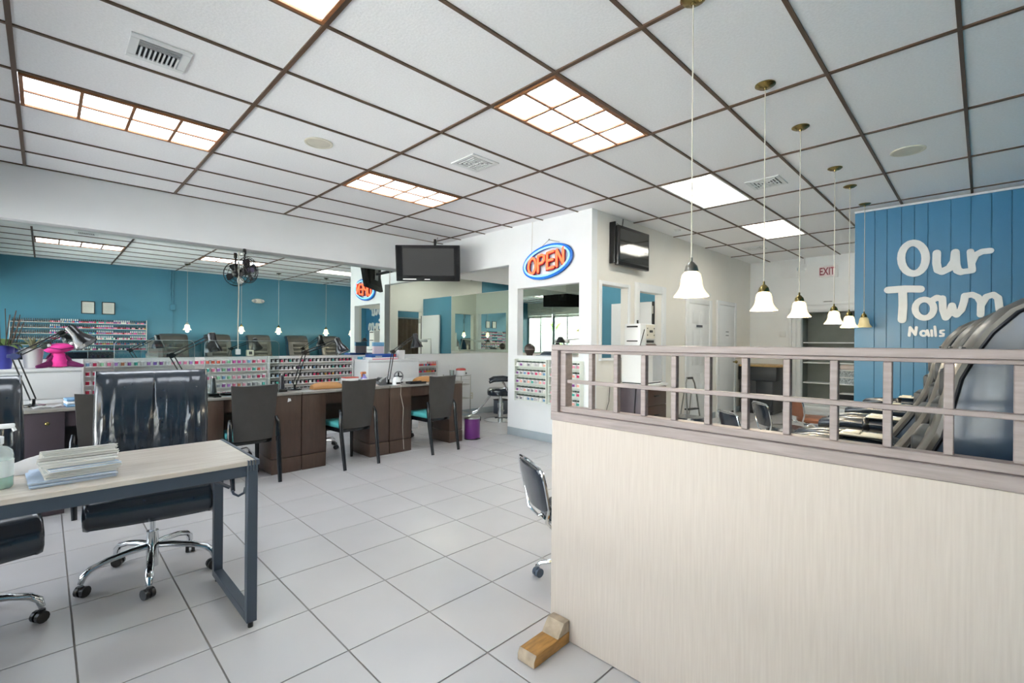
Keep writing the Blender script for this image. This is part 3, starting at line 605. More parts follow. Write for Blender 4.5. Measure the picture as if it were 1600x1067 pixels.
def jar_proto(h, kind):
    if (h, kind) in JARS: return JARS[(h, kind)]
    b = MB()
    if kind == 'gel':
        b.cyl((0, 0, .001), (0, 0, .041), .0228, seg=10); b.slot(1); b.cyl((0, 0, .0412), (0, 0, .050), .0222, seg=10); b.box(.009, .0205, -.0235, -.008, .004, .038)
        ms = [cmat(h), CLRPL]
    elif kind == 'lid':
        b.cyl((0, 0, .001), (0, 0, .040), .0235, seg=10); b.slot(1); b.cyl((0, 0, .0405), (0, 0, .054), .0245, seg=10); b.box(-.0255, -.010, -.0225, .0, .003, .0405); b.slot(2); b.box(-.009, .018, -.0255, -.0195, .005, .037)
        ms = [mat('milky_jar', '#dfe3e4', .25), BLKPL, cmat(h)]
    elif kind == 'pot':
        b.slot(1); b.cyl((0, 0, .001), (0, 0, .050), .026, seg=10); b.slot(0); b.box(-.018, .018, -.0285, -.0245, .006, .036); b.slot(2); b.cyl((0, 0, .0505), (0, 0, .068), .0265, seg=10)
        ms = [cmat(h), CLRPL, mat('dark_green_lid', '#39473c', .4)]
    else:
        b.lathe([(.013, .001), (.015, .006), (.015, .030), (.007, .038)], 8); b.slot(1); b.cyl((0, 0, .0385), (0, 0, .075), .0075, .006, seg=8)
        ms = [cmat(h), mat('cap_' + kind, {'black': '#1d1e22', 'white': '#ecebea', 'red': '#b4212e'}[kind], .3)]
    o = b.done('proto', ms); COL.objects.unlink(o); JARS[(h, kind)] = o; return o
def put(h, kind, name, loc, label, cat, group, rz=0, s=1.):
    c = jar_proto(h, kind).copy(); c.name = name; COL.objects.link(c); c.location = loc; c.rotation_euler = (0, 0, rz); c.scale = (s, s, s); return tag(c, label, cat, group)
def rack(name, lab, x0, x1, yb, zs, dep, m, loc=(0, 0, 0), rz=0, back=True, lip=.006, top=.085):
    """wall rack in local axes: wall at y=yb, shelves stick out to yb-dep"""
    t = thing(name, lab, 'rack', loc, rz)
    if back: part('back_panel', lambda b: b.box(x0, x1, yb - .008, yb - .001, zs[-1] - .02, zs[0] + top), m, t)
    for s in (0, 1):
        x = (x0, x1)[s]; part('side_panel', lambda b: b.box(x - .006, x + .006, yb - dep, yb - .0085, zs[-1] - .02, zs[0] + top, .002, 1), m, t)
    for z in zs: part('shelf', lambda b: (b.box(x0 + .0065, x1 - .0065, yb - dep, yb - .0085, z - .006, z), b.box(x0 + .0065, x1 - .0065, yb - dep, yb - dep + .004, z, z + lip)), m, t)
    return t
rnd = random.Random(3)
Z1 = [1.075, .975, .875, .775, .675]
rack('polish_rack', 'long white wall rack of bright gel jars behind the nearest desks', .30, 2.145, YL, Z1, .065, RACKW)
runs = [['#c2335a', '#d8486f', '#e27fa0', '#e56d58'], ['#b32640', '#c2335a', '#e9a2b4', '#d8486f'], ['#e27fa0', '#b07fc4', '#c98564', '#a264a8', '#49a598', '#c9c6c8'], ['#d65fa8', '#e27fa0', '#93c9a2', '#7fa3c4', '#b07fc4'], ['#efb2a2', '#e56d58', '#c98564', '#e9a2b4'], ['#c9c6c8', '#8b8a90', '#e9a2b4'], ['#5fb7ab', '#7b5aa6', '#a264a8', '#d65fa8']]
def run_colours(n):
    o = []
    while len(o) < n:
        r = rnd.choice(runs); o += [rnd.choice(r) for _ in range(rnd.randint(3, 6))]
    return o[:n]
for r, z in enumerate(Z1):
    cs = run_colours(31)
    if r in (1, 2, 3): cs[:4] = ['#b32640', '#c2335a', '#e56d58', '#b32640']
    if r == 0: cs[:12] = ['#7fa3c4', '#c2335a', '#93c9a2', '#e27fa0', '#b07fc4', '#c98564', '#a264a8', '#49a598', '#c9c6c8', '#b07fc4', '#7b5aa6', '#8a4f93']
    for k, h in enumerate(cs):
        put(h, 'gel', 'polish_jar', (.34 + k * .0585, YL - .036, z + .0005), '%s gel jar on the %s shelf of the bright rack, %s from its start' % (NAMES[h], nth(r + 1), nth(k + 1)), 'jar', 'gel jars on the bright wall rack')
rack('polish_rack', 'white wall rack of dark-lidded polish jars next to the bright rack', 2.158, 3.345, YL, Z1, .065, RACKW)
dk = ['#c9c6c8', '#f0efe9', '#8b8a90', '#c2335a', '#b32640', '#7fa3c4', '#f0efe9', '#8a4f93', '#d8486f', '#49a598', '#b98b3a']
for r, z in enumerate(Z1):
    for k in range(21):
        h = dk[0] if rnd.random() < .3 else rnd.choice(dk)
        if r == 0 and k > 17: h = '#c2335a'
        put(h, 'lid', 'polish_jar', (2.203 + k * .0553, YL - .036, z + .0005), 'dark-lidded jar with %s label, %s shelf, %s along its rack' % (NAMES[h], nth(r + 1), nth(k + 1)), 'jar', 'dark-lidded jars on the second wall rack', 0, .93)
# two mint racks on the column face (local x runs along -Y of the room)
ZC = [1.035, .915, .795, .675, .555]
for n, (ya, yb_, cnt, lab) in enumerate(((4.815, 4.215, 8, 'first'), (4.165, 3.64, 7, 'second'))):
    rack('powder_rack', 'white rack with mint shelves under the pass-through, the %s' % ('one nearer the walk-through' if n == 0 else 'one partly behind the lattice'), -ya, -yb_, 4.94, ZC, .088, RACKG, (0, 0, 0), -PI / 2, top=.10)
    for r, z in enumerate(ZC):
        for k in range(cnt):
            h = rnd.choice(['#c9c6c8', '#e9a2b4', '#7fa3c4', '#8b8a90', '#f0efe9', '#d8486f', '#8a4f93', '#efb2a2', '#49a598'])
            put(h, 'pot', 'powder_pot', (4.94 - .046, ya - .045 - k * .0735, z + .0005), '%s powder pot, %s shelf, %s along, in the %s mint rack' % (NAMES[h], nth(r + 1), nth(k + 1), lab), 'pot', 'powder pots in the mint racks', -PI / 2, 1.06)
# red bottles on the wall beyond the desks
ZR = [.955, .84, .725]
rack('polish_rack', 'small clear wall rack of red bottles behind the white drawer chest', 4.44, 4.92, YL, ZR, .06, mat('clear_rack', '#dfe2e0', .2), top=.09)
for r, z in enumerate(ZR):
    for k in range(14):
        h = rnd.choice(['#b32640', '#8c1f2a', '#d8486f', '#2a2b33', '#b98b3a', '#e56d58', '#7fa3c4'])
        put(h, 'red' if r == 0 and k > 7 else ('black' if r == 1 else 'white'), 'nail_polish_bottle', (4.462 + k * .0332, YL - .034, z + .0005), '%s polish bottle, %s shelf, %s along, rack beyond the drawer chest' % (NAMES[h], nth(r + 1), nth(k + 1)), 'bottle', 'bottles on the small wall rack')
# the long rack on the teal wall, seen in the mirror; local x runs along -X
ZT = [1.735, 1.615, 1.495, 1.375, 1.255, 1.135]
rack('polish_rack', 'six-tier clear rack of polish bottles on the teal wall, seen in the mirror', -1.72, .50, -YR, ZT, .06, mat('clear_rack', '#dfe2e0', .2), (0, 0, 0), PI, back=False, top=.10)
rest_b = MB(); cnt = 0; allc = ['#b32640', '#c2335a', '#e27fa0', '#8c1f2a', '#2a2b33', '#8b8a90', '#f0efe9', '#d65fa8', '#e9a2b4', '#a264a8', '#b98b3a', '#5fb7ab', '#2f6fb0']
for r, z in enumerate(ZT):
    k = 0; x = 1.69
    while x > -.48:
        if k % 9 == 0: pool = rnd.sample(allc, 3); capk = rnd.choice(['black', 'white', 'black'])
        h = rnd.choice(pool); k += 1
        if k <= 50:
            put(h, capk, 'nail_polish_bottle', (x, YR + .034, z + .0005), '%s bottle with %s cap, teal wall rack, %s tier, %s from the lattice' % (NAMES[h], capk, nth(r + 1), nth(k)), 'bottle', 'bottles on the teal wall rack', PI, 1.1)
        else: rest_b.cyl((x, YR + .034, z + .001), (x, YR + .034, z + .038), .015, seg=6); rest_b.cyl((x, YR + .034, z + .038), (x, YR + .034, z + .076), .007, seg=6)
        x -= .0325
tag(rest_b.done('nail_polish_bottle', mat('mixed_polish', '#3c3a44', .3, noise=.6, scale=30)), 'far end of the bottle rows on the teal wall rack', 'bottle', 'bottles on the teal wall rack', 'stuff')
# ------------------------------------------------------------------ manicure desks
DZ = .83; DY0, DY1 = 5.10, 5.56
ST = [(-.20, .90, .32, .27, 'farthest towards the storefront'), (.90, 1.945, .32, .30, 'behind the big leather chair'), (1.945, 2.99, .26, .26, 'third along from the storefront'), (2.99, 4.13, .31, .23, 'at the end by the purple bin')]
for k, (x0, x1, wl_, wr_, lab) in enumerate(ST):
    t = thing('manicure_desk', 'dark brown two-pedestal manicure desk, %s' % lab, 'desk', (0, 0, 0), 0, 'row of manicure desks')
    w_ = MAUVEWOOD if k == 0 else DARKWOOD
    for a, c in ((x0 + .004, x0 + wl_), (x1 - wr_, x1 - .004)):
        p = part('pedestal', lambda b: b.box(a, c, DY0 + .012, DY1, .16, DZ - .028, .004), w_, t)
        part('plinth', lambda b: b.box(a, c, DY0 + .006, DY1, .002, .155, .004), w_, p)
    part('desk_top', lambda b: b.box(x0 + .003, x1 - .003, DY0, DY1 + .03, DZ - .026, DZ, .004), DESKTOP, t)
    part('apron', lambda b: b.box(x0 + wl_ + .001, x1 - wr_ - .001, DY0 + .03, DY0 + .05, DZ - .15, DZ - .028), w_, t)
    part('back_board', lambda b: b.box(x0 + wl_ + .001, x1 - wr_ - .001, DY1 - .02, DY1, .3, DZ - .028), w_, t)
    if k == 0: part('knob', lambda b: (b.cyl((.02, DY0 + .012, .72), (.02, DY0 - .012, .72), .008), b.ball((.02, DY0 - .018, .72), .016)), BRASS, t)
    if k == 1: part('sticker', lambda b: b.poly([(1.80, .735), (1.835, .745), (1.83, .77), (1.805, .775)], DY0 + .009, DY0 + .0118, 'y'), WPLAST, t)
    if k == 3: part('cable', lambda b: b.tube([(3.14, DY0 - .004, DZ + .002), (3.14, DY0 + .004, .72), (3.18, DY0 + .004, .55), (3.17, DY0 + .004, .3), (3.19, DY0 + .004, .03)], .003, 5), CORD, t)
# ------------------------------------------------------------------ customers' chairs at the desks
def mani_chair(lab, loc, rz):
    t = thing('desk_chair', lab, 'chair', loc, rz, 'charcoal slab-back chairs at the manicure desks')
    # local: sitter faces +y (towards the desk), back panel near y=0
    def bk(b):
        rows = []
        for i in range(9):
            f = i / 8; z = .42 + .52 * f; hw = .17 + .035 * f; yy = -.005 - .05 * f
            fr = [(x * hw, yy - .028 * (1 - (x * x)) * 1.0, z + (.012 * x * x if i == 8 else 0)) for x in (-1, -.6, -.2, .2, .6, 1)]
            rows.append([Vector(p) for p in fr] + [Vector((p[0], p[1] + .02, p[2])) for p in fr[::-1]])
        b.rings(rows)
    part('backrest', bk, CHAIRBLK, t, ang=.9)
    def st(b): b.box(-.19, .19, .02, .44, .42, .48, .025, 3)
    part('seat', st, TEALSEAT, t)
    part('seat_frame', lambda b: (b.box(-.18, .18, .03, .43, .375, .419, .006),), LACQ, t)
    for s in (-1, 1):
        part('leg', lambda b: b.tube([(s * .205, .0, .63), (s * .212, -.028, .58), (s * .214, -.036, .48), (s * .212, -.05, .36), (s * .208, -.085, .17), (s * .205, -.115, .0)], [.014, .020, .022, .022, .021, .018], 10), LACQ, t)
        part('leg', lambda b: b.tube([(s * .165, .40, .375), (s * .17, .405, .0)], [.020, .016], 8), LACQ, t)
    return t
mani_chair('charcoal slab-back chair with rounded top peeking out beside the big leather chair', (.37, 4.98, 0), math.radians(2))
mani_chair('charcoal slab-back chair with teal seat at the second manicure desk', (1.425, 4.93, 0), math.radians(2))
mani_chair('charcoal slab-back chair with teal seat at the third manicure desk', (2.465, 4.90, 0), math.radians(4))
mani_chair('charcoal slab-back chair with teal seat at the end desk by the purple bin', (3.545, 4.83, 0), math.radians(3))
# technicians' stools behind the desks (chrome five-star bases show through the kneeholes)
def star(b, n, r, z0, z1, rad, ph=0., tipz=.06):
    for k in range(n):
        a = ph + 2 * PI * k / n; c, s = math.cos(a), math.sin(a)
        b.tube([(.02 * c, .02 * s, z1), (r * .45 * c, r * .45 * s, z1 + .0), (r * .82 * c, r * .82 * s, z0 + .03), (r * .97 * c, r * .97 * s, z0), (r * c, r * s, tipz)], [rad, rad, rad * .95, rad * .9, rad * .6], 8)
def caster_fn(c, rr, wd, a):
    d = Vector((math.cos(a), math.sin(a), 0)); nrm = Vector((-d.y, d.x, 0)); c = Vector(c)
    def f(b):
        ctr = c - d * rr * .35 + Vector((0, 0, rr))
        for s in (-1, 1): b.cyl(ctr + nrm * s * wd * .25, ctr + nrm * s * wd, rr, seg=12)
        b.tube([ctr + d * rr * .35 + Vector((0, 0, rr * 1.15)), ctr + d * rr * .3 + Vector((0, 0, rr * .4)), ctr], [wd * .55, wd * .7, wd * .5], 8)
    return f
TERRA = mat('terracotta_vinyl', '#9a4a3a', .4); TAN = mat('tan_vinyl', '#b98650', .4)
for x, y, m, lab in ((.62, 5.98, TERRA, 'low stool with terracotta seat behind the first manicure desk'), (1.5, 6.05, mat('white_vinyl', '#d9d9d6', .4), 'low stool with white seat behind the second manicure desk'), (2.50, 5.98, TAN, 'low stool with tan seat behind the third manicure desk'), (3.62, 5.98, TAN, 'low stool with tan seat behind the end manicure desk')):
    t = thing('technician_stool', lab, 'stool', (x, y, 0), .3, 'technicians stools behind the desks')
    part('seat', lambda b: b.lathe([(.01, .455), (.15, .455), (.185, .475), (.185, .51), (.15, .535), (.01, .54)], 22), m, t)
    part('backrest', lambda b: b.rings([[Vector((math.sin(a) * (.19 + dr), math.cos(a) * (.19 + dr), z)) for dr, z in ((0, .58), (.035, .58), (.04, .66), (.03, .74), (0, .74))] for a in [(-.9 + 1.8 * q / 8) for q in range(9)]]), m, t)
    part('back_post', lambda b: b.tube([(0, .05, .448), (0, .17, .448), (0, .225, .48), (0, .225, .60)], .011), CHROME, t)
    part('gas_post', lambda b: (b.cyl((0, 0, .10), (0, 0, .30), .026), b.cyl((0, 0, .30), (0, 0, .454), .014)), CHROME, t)
    bs = part('star_base', lambda b: star(b, 5, .24, .085, .11, .012), CHROME, t)
    for k in range(5):
        a = 2 * PI * k / 5; part('caster', caster_fn((.24 * math.cos(a), .24 * math.sin(a), .001), .028, .02, a), BLKPL, bs)
# acrylic guards on the desks
for x0, x1, lab in ((.42, .99, 'clear acrylic sneeze guard on the first manicure desk'), (1.07, 1.73, 'clear acrylic sneeze guard with rounded corners on the second manicure desk')):
    t = thing('sneeze_guard', lab, 'guard', (0, 5.165, DZ), 0, 'clear sneeze guards on the desks')
    def gd(b):
        pts = [(x0, .0), (x1, .0), (x1, .50)] + [(x1 - .04 + .04 * math.cos(a), .50 + .04 * math.sin(a)) for a in (.4, .8, 1.2, PI / 2)] + [(x0 + .04 - .04 * math.sin(a), .50 + .04 * math.cos(a)) for a in (0, .4, .8, 1.2)] + [(x0, .50)]
        b.poly(pts, -.002, .002, 'y')
    part('sheet', gd, CLEAR, t, smooth=False)
    part('edge', lambda b: b.tube([(x0, 0, .012), (x0, 0, .50), (x0 + .012, 0, .528), (x0 + .04, 0, .54), (x1 - .04, 0, .54), (x1 - .012, 0, .528), (x1, 0, .50), (x1, 0, .012)], .0015, 5), mat('acrylic_edge', '#c5d3d2', .2), t)
    for x in (x0 + .1, x1 - .1): part('foot', lambda b: b.box(x - .03, x + .03, -.05, .05, .0005, .012, .003), CLEAR, t)
# ------------------------------------------------------------------ desk lamps on arms
LAMPBLK = mat('glossy_black_enamel', '#121315', .22, coat=.15)
LAMPIN = mat('lamp_reflector_silver', '#cfd2d4', .25, .6)
def arm_lamp(lab, base, el, hd, aim, blue=False):
    t = thing('desk_lamp', lab, 'lamp', base, 0, 'black jointed desk lamps on the manicure desks')
    B = Vector(base); E = Vector(el) - B; Hh = Vector(hd) - B; aim = Vector(aim).normalized()
    part('clamp_base', lambda b: (b.lathe([(.075, .0005), (.075, .012), (.03, .02), (.014, .024), (.014, .06), (.003, .061)], 18),), LAMPBLK, t)
    def rods(p, q, sep):
        d = (q - p).normalized(); n = Vector((0, 1, 0)); n = (n - d * d.dot(n)).normalized(); u = d.cross(n) * sep
        return lambda b: (b.cyl(p + u, q + u, .0055, seg=6), b.cyl(p - u, q - u, .0055, seg=6))
    part('lower_arm', rods(Vector((0, 0, .055)), E, .016), BLKPL, t)
    part('upper_arm', rods(E, Hh, .014), BLKPL, t)
    part('elbow', lambda b: (b.cyl(E + Vector((0, -.014, 0)), E + Vector((0, .014, 0)), .026), b.box(E.x - .04, E.x + .035, E.y - .010, E.y + .010, E.z - .012, E.z + .016, .004)), mat('blue_grey_joint', '#4a5480', .3) if blue else BLKPL, t)
    part('spring', lambda b: b.tube([E + (Hh - E) * f + Vector((0, .006 * (-1) ** i, .003)) for i, f in enumerate([.08 + .012 * q for q in range(22)])], .002, 4), STEEL, t)
    q = aim.to_track_quat('-Z', 'Y').to_matrix().to_4x4()
    hc_ = Hh + aim * .02
    part('neck', lambda b: b.tube([Hh, Hh + Vector((.02, 0, -.005)), hc_], .012), BLKPL, t)
    M = Matrix.Translation(hc_) @ q
    pr = [(.016, .05), (.030, .046), (.036, .030), (.037, -.03), (.048, -.055), (.066, -.09), (.078, -.125), (.081, -.14), (.078, -.140), (.075, -.124), (.062, -.09), (.044, -.055), (.032, -.03), (.030, .02), (.012, .03)]
    sh = part('lamp_shade', lambda b: b.rings([[M @ Vector((r * math.cos(2 * PI * k / 22), r * math.sin(2 * PI * k / 22), z)) for k in range(22)] for r, z in pr], True), LAMPBLK, t)
    part('reflector', lambda b: b.rings([[M @ Vector((r * math.cos(2 * PI * k / 22), r * math.sin(2 * PI * k / 22), z)) for k in range(22)] for r, z in [(.074, -.1365), (.060, -.092), (.042, -.056), (.030, -.03)]], False), LAMPIN, sh)
    part('bulb', lambda b: b.ball(M @ Vector((0, 0, -.085)), .026, 10), WPLAST, sh)
arm_lamp('black jointed desk lamp with blue elbow, reaching over the pink frog', (-.06, 5.40, DZ), (-.165, 5.36, 1.235), (.16, 5.30, 1.455), (.55, -.25, -.75), True)
arm_lamp('black jointed desk lamp rising behind the big leather chair, head hanging down', (1.02, 5.42, DZ), (.845, 5.36, 1.228), (1.155, 5.30, 1.418), (.10, -.05, -1))
arm_lamp('black jointed desk lamp standing between the second and third desks', (1.975, 5.40, DZ), (2.075, 5.38, 1.243), (2.43, 5.34, 1.385), (.35, -.28, -1))
arm_lamp('black jointed desk lamp on the end manicure desk, head raised highest', (3.13, 5.38, DZ), (3.18, 5.36, 1.243), (3.50, 5.34, 1.455), (.10, -.1, -1))
# ------------------------------------------------------------------ small things on the desks
def simple(name, lab, cat, loc, rz, parts, group=None):
    t = thing(name, lab, cat, loc, rz, group)
    for n, f, m in parts: part(n, f, m, t)
    return t
for x, y, lab in ((1.165, 5.27, 'upright black nail drill on the second desk beside the leather chair'), (1.80, 5.28, 'upright black nail drill next to the third desk lamp')):
    simple('nail_drill', lab, 'drill', (x, y, DZ + .0005), 0, [('stand', lambda b: b.box(-.045, .045, -.04, .04, 0, .03, .006), BLKPL), ('body', lambda b: b.tube([(0, 0, .031), (0, 0, .10), (0, .006, .175)], [.030, .022, .018], 10), mat('dark_drill', '#33353c', .3)), ('tip', lambda b: b.cyl((0, .0065, .176), (0, .007, .192), .008), STEEL)], 'nail drills on the desks')
BLUET = mat('blue_towel', '#6f93b5', .9, noise=.2, bump=.4)
t = thing('towel_stack', 'folded blue and white towels on the first manicure desk', 'towels', (.22, 5.22, DZ + .0005), .1)
for k in range(3): part('folded_towel', lambda b: b.box(-.10, .10, -.08, .08, k * .023, k * .023 + .0215, .009), BLUET if k != 1 else mat('white_towel', '#dfe4e8', .9), t)
simple('paper_tissue', 'crumpled white tissue on the corner of the first desk', 'tissue', (.02, 5.2, DZ + .0005), .2, [('sheet', lambda b: b.grid(lambda u, v: Vector((-.09 + .18 * u, -.05 + .1 * v, .004 + .014 * abs(math.sin(5 * u + 3 * v)))), 8, 5, .002), WPLAST)])
simple('tray', 'black oval tray on the second manicure desk', 'tray', (1.34, 5.32, DZ + .0005), 0, [('dish', lambda b: b.lathe([(.005, 0), (.075, 0), (.09, .018), (.086, .018), (.072, .005), (.005, .005)], 20, M=Matrix.Diagonal((1.3, .8, 1, 1))), BLKPL), ('cloth', lambda b: b.box(-.06, .06, -.03, .03, .0055, .015, .004), mat('grey_cloth', '#7b8590', .9))])
for x, y, lab, g in ((2.29, 5.30, 'tan half-round arm rest cushion on the third manicure desk', 1.), (3.66, 5.36, 'tan arm rest cushion on the end manicure desk', .9)):
    simple('arm_rest_cushion', lab, 'cushion', (x, y, DZ + .0005), .05, [('pad', lambda b: b.rings([[Vector((q * g, .055 * math.cos(a), .003 + .075 * math.sin(a) * (1 - (abs(q) / .19) ** 4 * .6))) for a in [PI * i / 8 for i in range(9)]] for q in (-.17, -.13, -.06, 0, .06, .13, .17)]), TAN), ('base', lambda b: b.box(-.175 * g, .175 * g, -.06, .06, 0, .0028), DARKWOOD)], 'arm rest cushions')
simple('tray', 'black flat tray with files on the end manicure desk', 'tray', (3.42, 5.19, DZ + .0005), 0, [('dish', lambda b: b.box(-.12, .12, -.06, .06, 0, .014, .005), BLKPL), ('nail_file', lambda b: b.box(-.1, .06, -.01, .01, .0145, .018), mat('blue_file', '#3e5a86', .5)), ('rim', lambda b: (b.box(-.12, .12, -.06, -.054, .0142, .028), b.box(-.12, .12, .054, .06, .0142, .028)), BLKPL)])
simple('tissue_box', 'white box with red rim on the third manicure desk', 'box', (2.62, 5.40, DZ + .0005), .05, [('body', lambda b: b.box(-.08, .08, -.06, .06, 0, .10, .004), WPLAST), ('rim', lambda b: b.box(-.083, .083, -.063, .063, .1005, .112, .003), mat('red_plastic', '#c8443c', .35)), ('label', lambda b: b.ball((.045, -.0605, .05), (.012, .002, .018), 8), BLKPL), ('side_sleeve', lambda b: b.box(.0805, .12, -.055, .055, 0, .075, .004), mat('grey_sleeve', '#53585d', .5))])
simple('spray_bottle', 'white spray bottle with violet body and orange trigger on the desk', 'bottle', (2.79, 5.38, DZ + .0005), .4, [('body', lambda b: b.lathe([(.005, 0), (.04, 0), (.042, .02), (.040, .09), (.018, .125), (.014, .14), (.003, .14)], 16), mat('violet_bottle', '#8a86d0', .3)), ('label', lambda b: b.lathe([(.0425, .03), (.0428, .032), (.0415, .085), (.041, .087)], 16, cap=False), WPLAST), ('trigger_head', lambda b: (b.box(-.05, .03, -.014, .014, .141, .17, .006), b.box(-.045, -.03, -.008, .008, .105, .14, .003)), mat('orange_trigger', '#d98a58', .4))])
simple('nail_dryer', 'small white nail lamp with cable on the end manicure desk', 'lamp', (3.14, 5.20, DZ + .0005), .0, [('body', lambda b: b.rings([[Vector((r * math.cos(2 * PI * k / 16), r * .8 * math.sin(2 * PI * k / 16), z)) for k in range(16)] for r, z in ((.055, 0), (.055, .03), (.048, .075), (.03, .098), (.01, .103))]), WPLAST), ('slot', lambda b: b.box(-.03, .03, -.0465, -.040, .012, .035, .003), DARKGAP)])
simple('table_fan', 'small round grey table fan behind the white nail lamp', 'fan', (3.30, 5.42, DZ + .0005), 0, [('ring', lambda b: b.tube([(.065 * math.cos(2 * PI * k / 20), 0, .085 + .065 * math.sin(2 * PI * k / 20)) for k in range(20)], .008, 6, True), mat('grey_plastic', '#77797c', .4)), ('blade', lambda b: [b.box(-.055, .055, -.004, .004, .075, .095, .003, M=Matrix.Translation((0, 0, .085)) @ Matrix.Rotation(a, 4, 'Y') @ Matrix.Translation((0, 0, -.085))) for a in (0, PI / 2)], mat('smoky_blade', '#2b2a31', .25)), ('foot', lambda b: b.box(-.05, .05, -.03, .03, 0, .016, .005), BLKPL)])
simple('pedestal_phone', 'grey desk phone propped beside the end desk lamp', 'phone', (2.955, 5.34, DZ + .0005), .3, [('body', lambda b: b.poly([(-.07, 0), (.08, 0), (.08, .09), (-.07, .015)], -.07, .07, 'y'), mat('grey_plastic', '#77797c', .4)), ('keypad', lambda b: b.box(-.01, .05, -.05, .05, 0, .004, M=Matrix.Translation((0, 0, .053)) @ Matrix.Rotation(-.46, 4, 'Y')), BLKPL), ('handset', lambda b: b.tube([(-.05, -.08, .05), (-.03, -.085, .07), (.05, -.085, .105), (.07, -.08, .10)], [.016, .012, .012, .016], 8), mat('light_grey_handset', '#a9abad', .4))])
simple('hand_towel', 'crumpled cream and pink hand towel on the third desk edge', 'towel', (2.80, 5.22, DZ + .0005), 0, [('cloth', lambda b: b.grid(lambda u, v: Vector((-.1 + .2 * u, -.06 + .12 * v, .006 + .035 * math.sin(PI * u) * math.sin(PI * v) * (1 + .4 * math.sin(9 * u + 4 * v)))), 12, 8, .004), mat('cream_towel', '#e3d6cf', .9, bump=.4))])
# ------------------------------------------------------------------ white drawer chests
def chest(lab, x0, x1, y0, y1, ztop):
    t = thing('drawer_chest', lab, 'chest', (0, 0, 0), 0, 'white drawer chests against the mirror wall')
    part('carcass', lambda b: b.box(x0, x1, y0 + .022, y1, .002, ztop - .031, .003), TRIMW, t)
    part('top', lambda b: b.box(x0 - .004, x1 + .004, y0, y1, ztop - .03, ztop, .004), TRIMW, t)
    n = 4; hgt = (ztop - .04 - .05) / n
    for k in range(n): part('drawer', lambda b: b.box(x0 + .004, x1 - .004, y0 + .003, y0 + .0215, .05 + hgt * k + .004, .05 + hgt * (k + 1) - .004, .003), TRIMW, t)
    return t
chest('white drawer chest holding the blue flower pot and pink frog', -.85, .262, 6.24, 6.68, 1.095)
chest('white drawer chest holding the blue boxes beneath the corner TV', 3.37, 4.25, 6.36, 6.82, 1.10)
TOP = 1.0955
# blue pot with orchid sticks
t = thing('flower_pot', 'violet-blue pot with broad leaves and bare orchid stakes on the drawer chest', 'plant', (-.275, 6.36, TOP))
part('pot', lambda b: b.lathe([(.005, 0), (.062, 0), (.085, .205), (.09, .215), (.082, .215), (.078, .19), (.005, .185)], 20), mat('violet_blue_glaze', '#4a4fa8', .3), t)
for k, (a, l, el) in enumerate(((.3, .16, .5), (1.6, .13, .9), (2.9, .17, .4), (4.2, .14, .7), (5.3, .18, .3))):
    def lf(b):
        pts = []
        for u in range(7):
            f = u / 6; r = .01 + l * f; z = .20 + l * (math.sin(el) * f * 1.3 - .9 * f * f * .5); wd = .034 * math.sin(PI * (.06 + .94 * f) ** .8) + .002
            c = Vector((r * math.cos(a), r * math.sin(a), z)); n = Vector((-math.sin(a), math.cos(a), 0)) * wd
            pts.append([c - n + Vector((0, 0, .006)), c, c + n + Vector((0, 0, .006)), c - Vector((0, 0, .004))])
        b.rings(pts)
    part('leaf', lf, mat('orchid_leaf_green', '#63813f', .4, noise=.2), t)
for dx, dz in ((-.02, .60), (.05, .50), (.09, .54), (.12, .46)): part('stake', lambda b: b.tube([(dx * .4, 0, .187), (dx, -.01, dz)], .004, 5), mat('brown_stake', '#4d3a30', .7), t)
t = thing('flower_pot', 'tapered white pot with spiky plant on the drawer chest behind the lamp arm', 'plant', (-.075, 6.42, TOP))
part('pot', lambda b: b.lathe([(.005, 0), (.058, 0), (.078, .175), (.083, .185), (.076, .185), (.072, .165), (.005, .16)], 20), mat('white_glaze', '#e8e8e6', .25), t)
for k in range(7):
    a = k * .95; part('leaf', lambda b: b.rings([[Vector((r * math.cos(a) - w_ * math.sin(a), r * math.sin(a) + w_ * math.cos(a), z)), Vector((r * math.cos(a), r * math.sin(a), z + .003)), Vector((r * math.cos(a) + w_ * math.sin(a), r * math.sin(a) - w_ * math.cos(a), z))] for r, z, w_ in ((.005, .161, .008), (.03, .23, .009), (.07, .27, .006), (.10, .275 + .01 * (k % 3), .001))]), mat('dry_grey_green', '#8a8a68', .6), t)
# frog
PK = mat('hot_pink_plush', '#ef3f9f', .8, noise=.06, bump=.2, scale=40); MG = mat('maroon_plush', '#6d1d55', .85, noise=.1, bump=.2, scale=40)
t = thing('plush_frog', 'hot pink plush frog with big eyes sitting on the white drawer chest', 'plush toy', (.105, 6.345, TOP), .15); t.scale = (1.12, 1.1, 1.32)
part('body', lambda b: b.rings([[Vector((rx * math.cos(2 * PI * k / 16), ry * math.sin(2 * PI * k / 16) + dy, z)) for k in range(16)] for rx, ry, dy, z in ((.02, .02, 0, .003), (.055, .05, 0, .012), (.052, .05, 0, .05), (.04, .04, .0, .085), (.038, .036, -.005, .105), (.02, .02, 0, .115))]), PK, t)
hd = part('head', lambda b: b.ball((0, -.01, .142), (.098, .065, .034), 18, Matrix.Rotation(-.12, 4, 'Y')), PK, t)
part('mouth_line', lambda b: b.tube([(.097 * math.sin(a), -.01 - .0665 * math.cos(a), .136 + .016 * abs(math.sin(a))) for a in [(-1.1 + 2.2 * q / 10) for q in range(11)]], .003, 5), MG, hd)
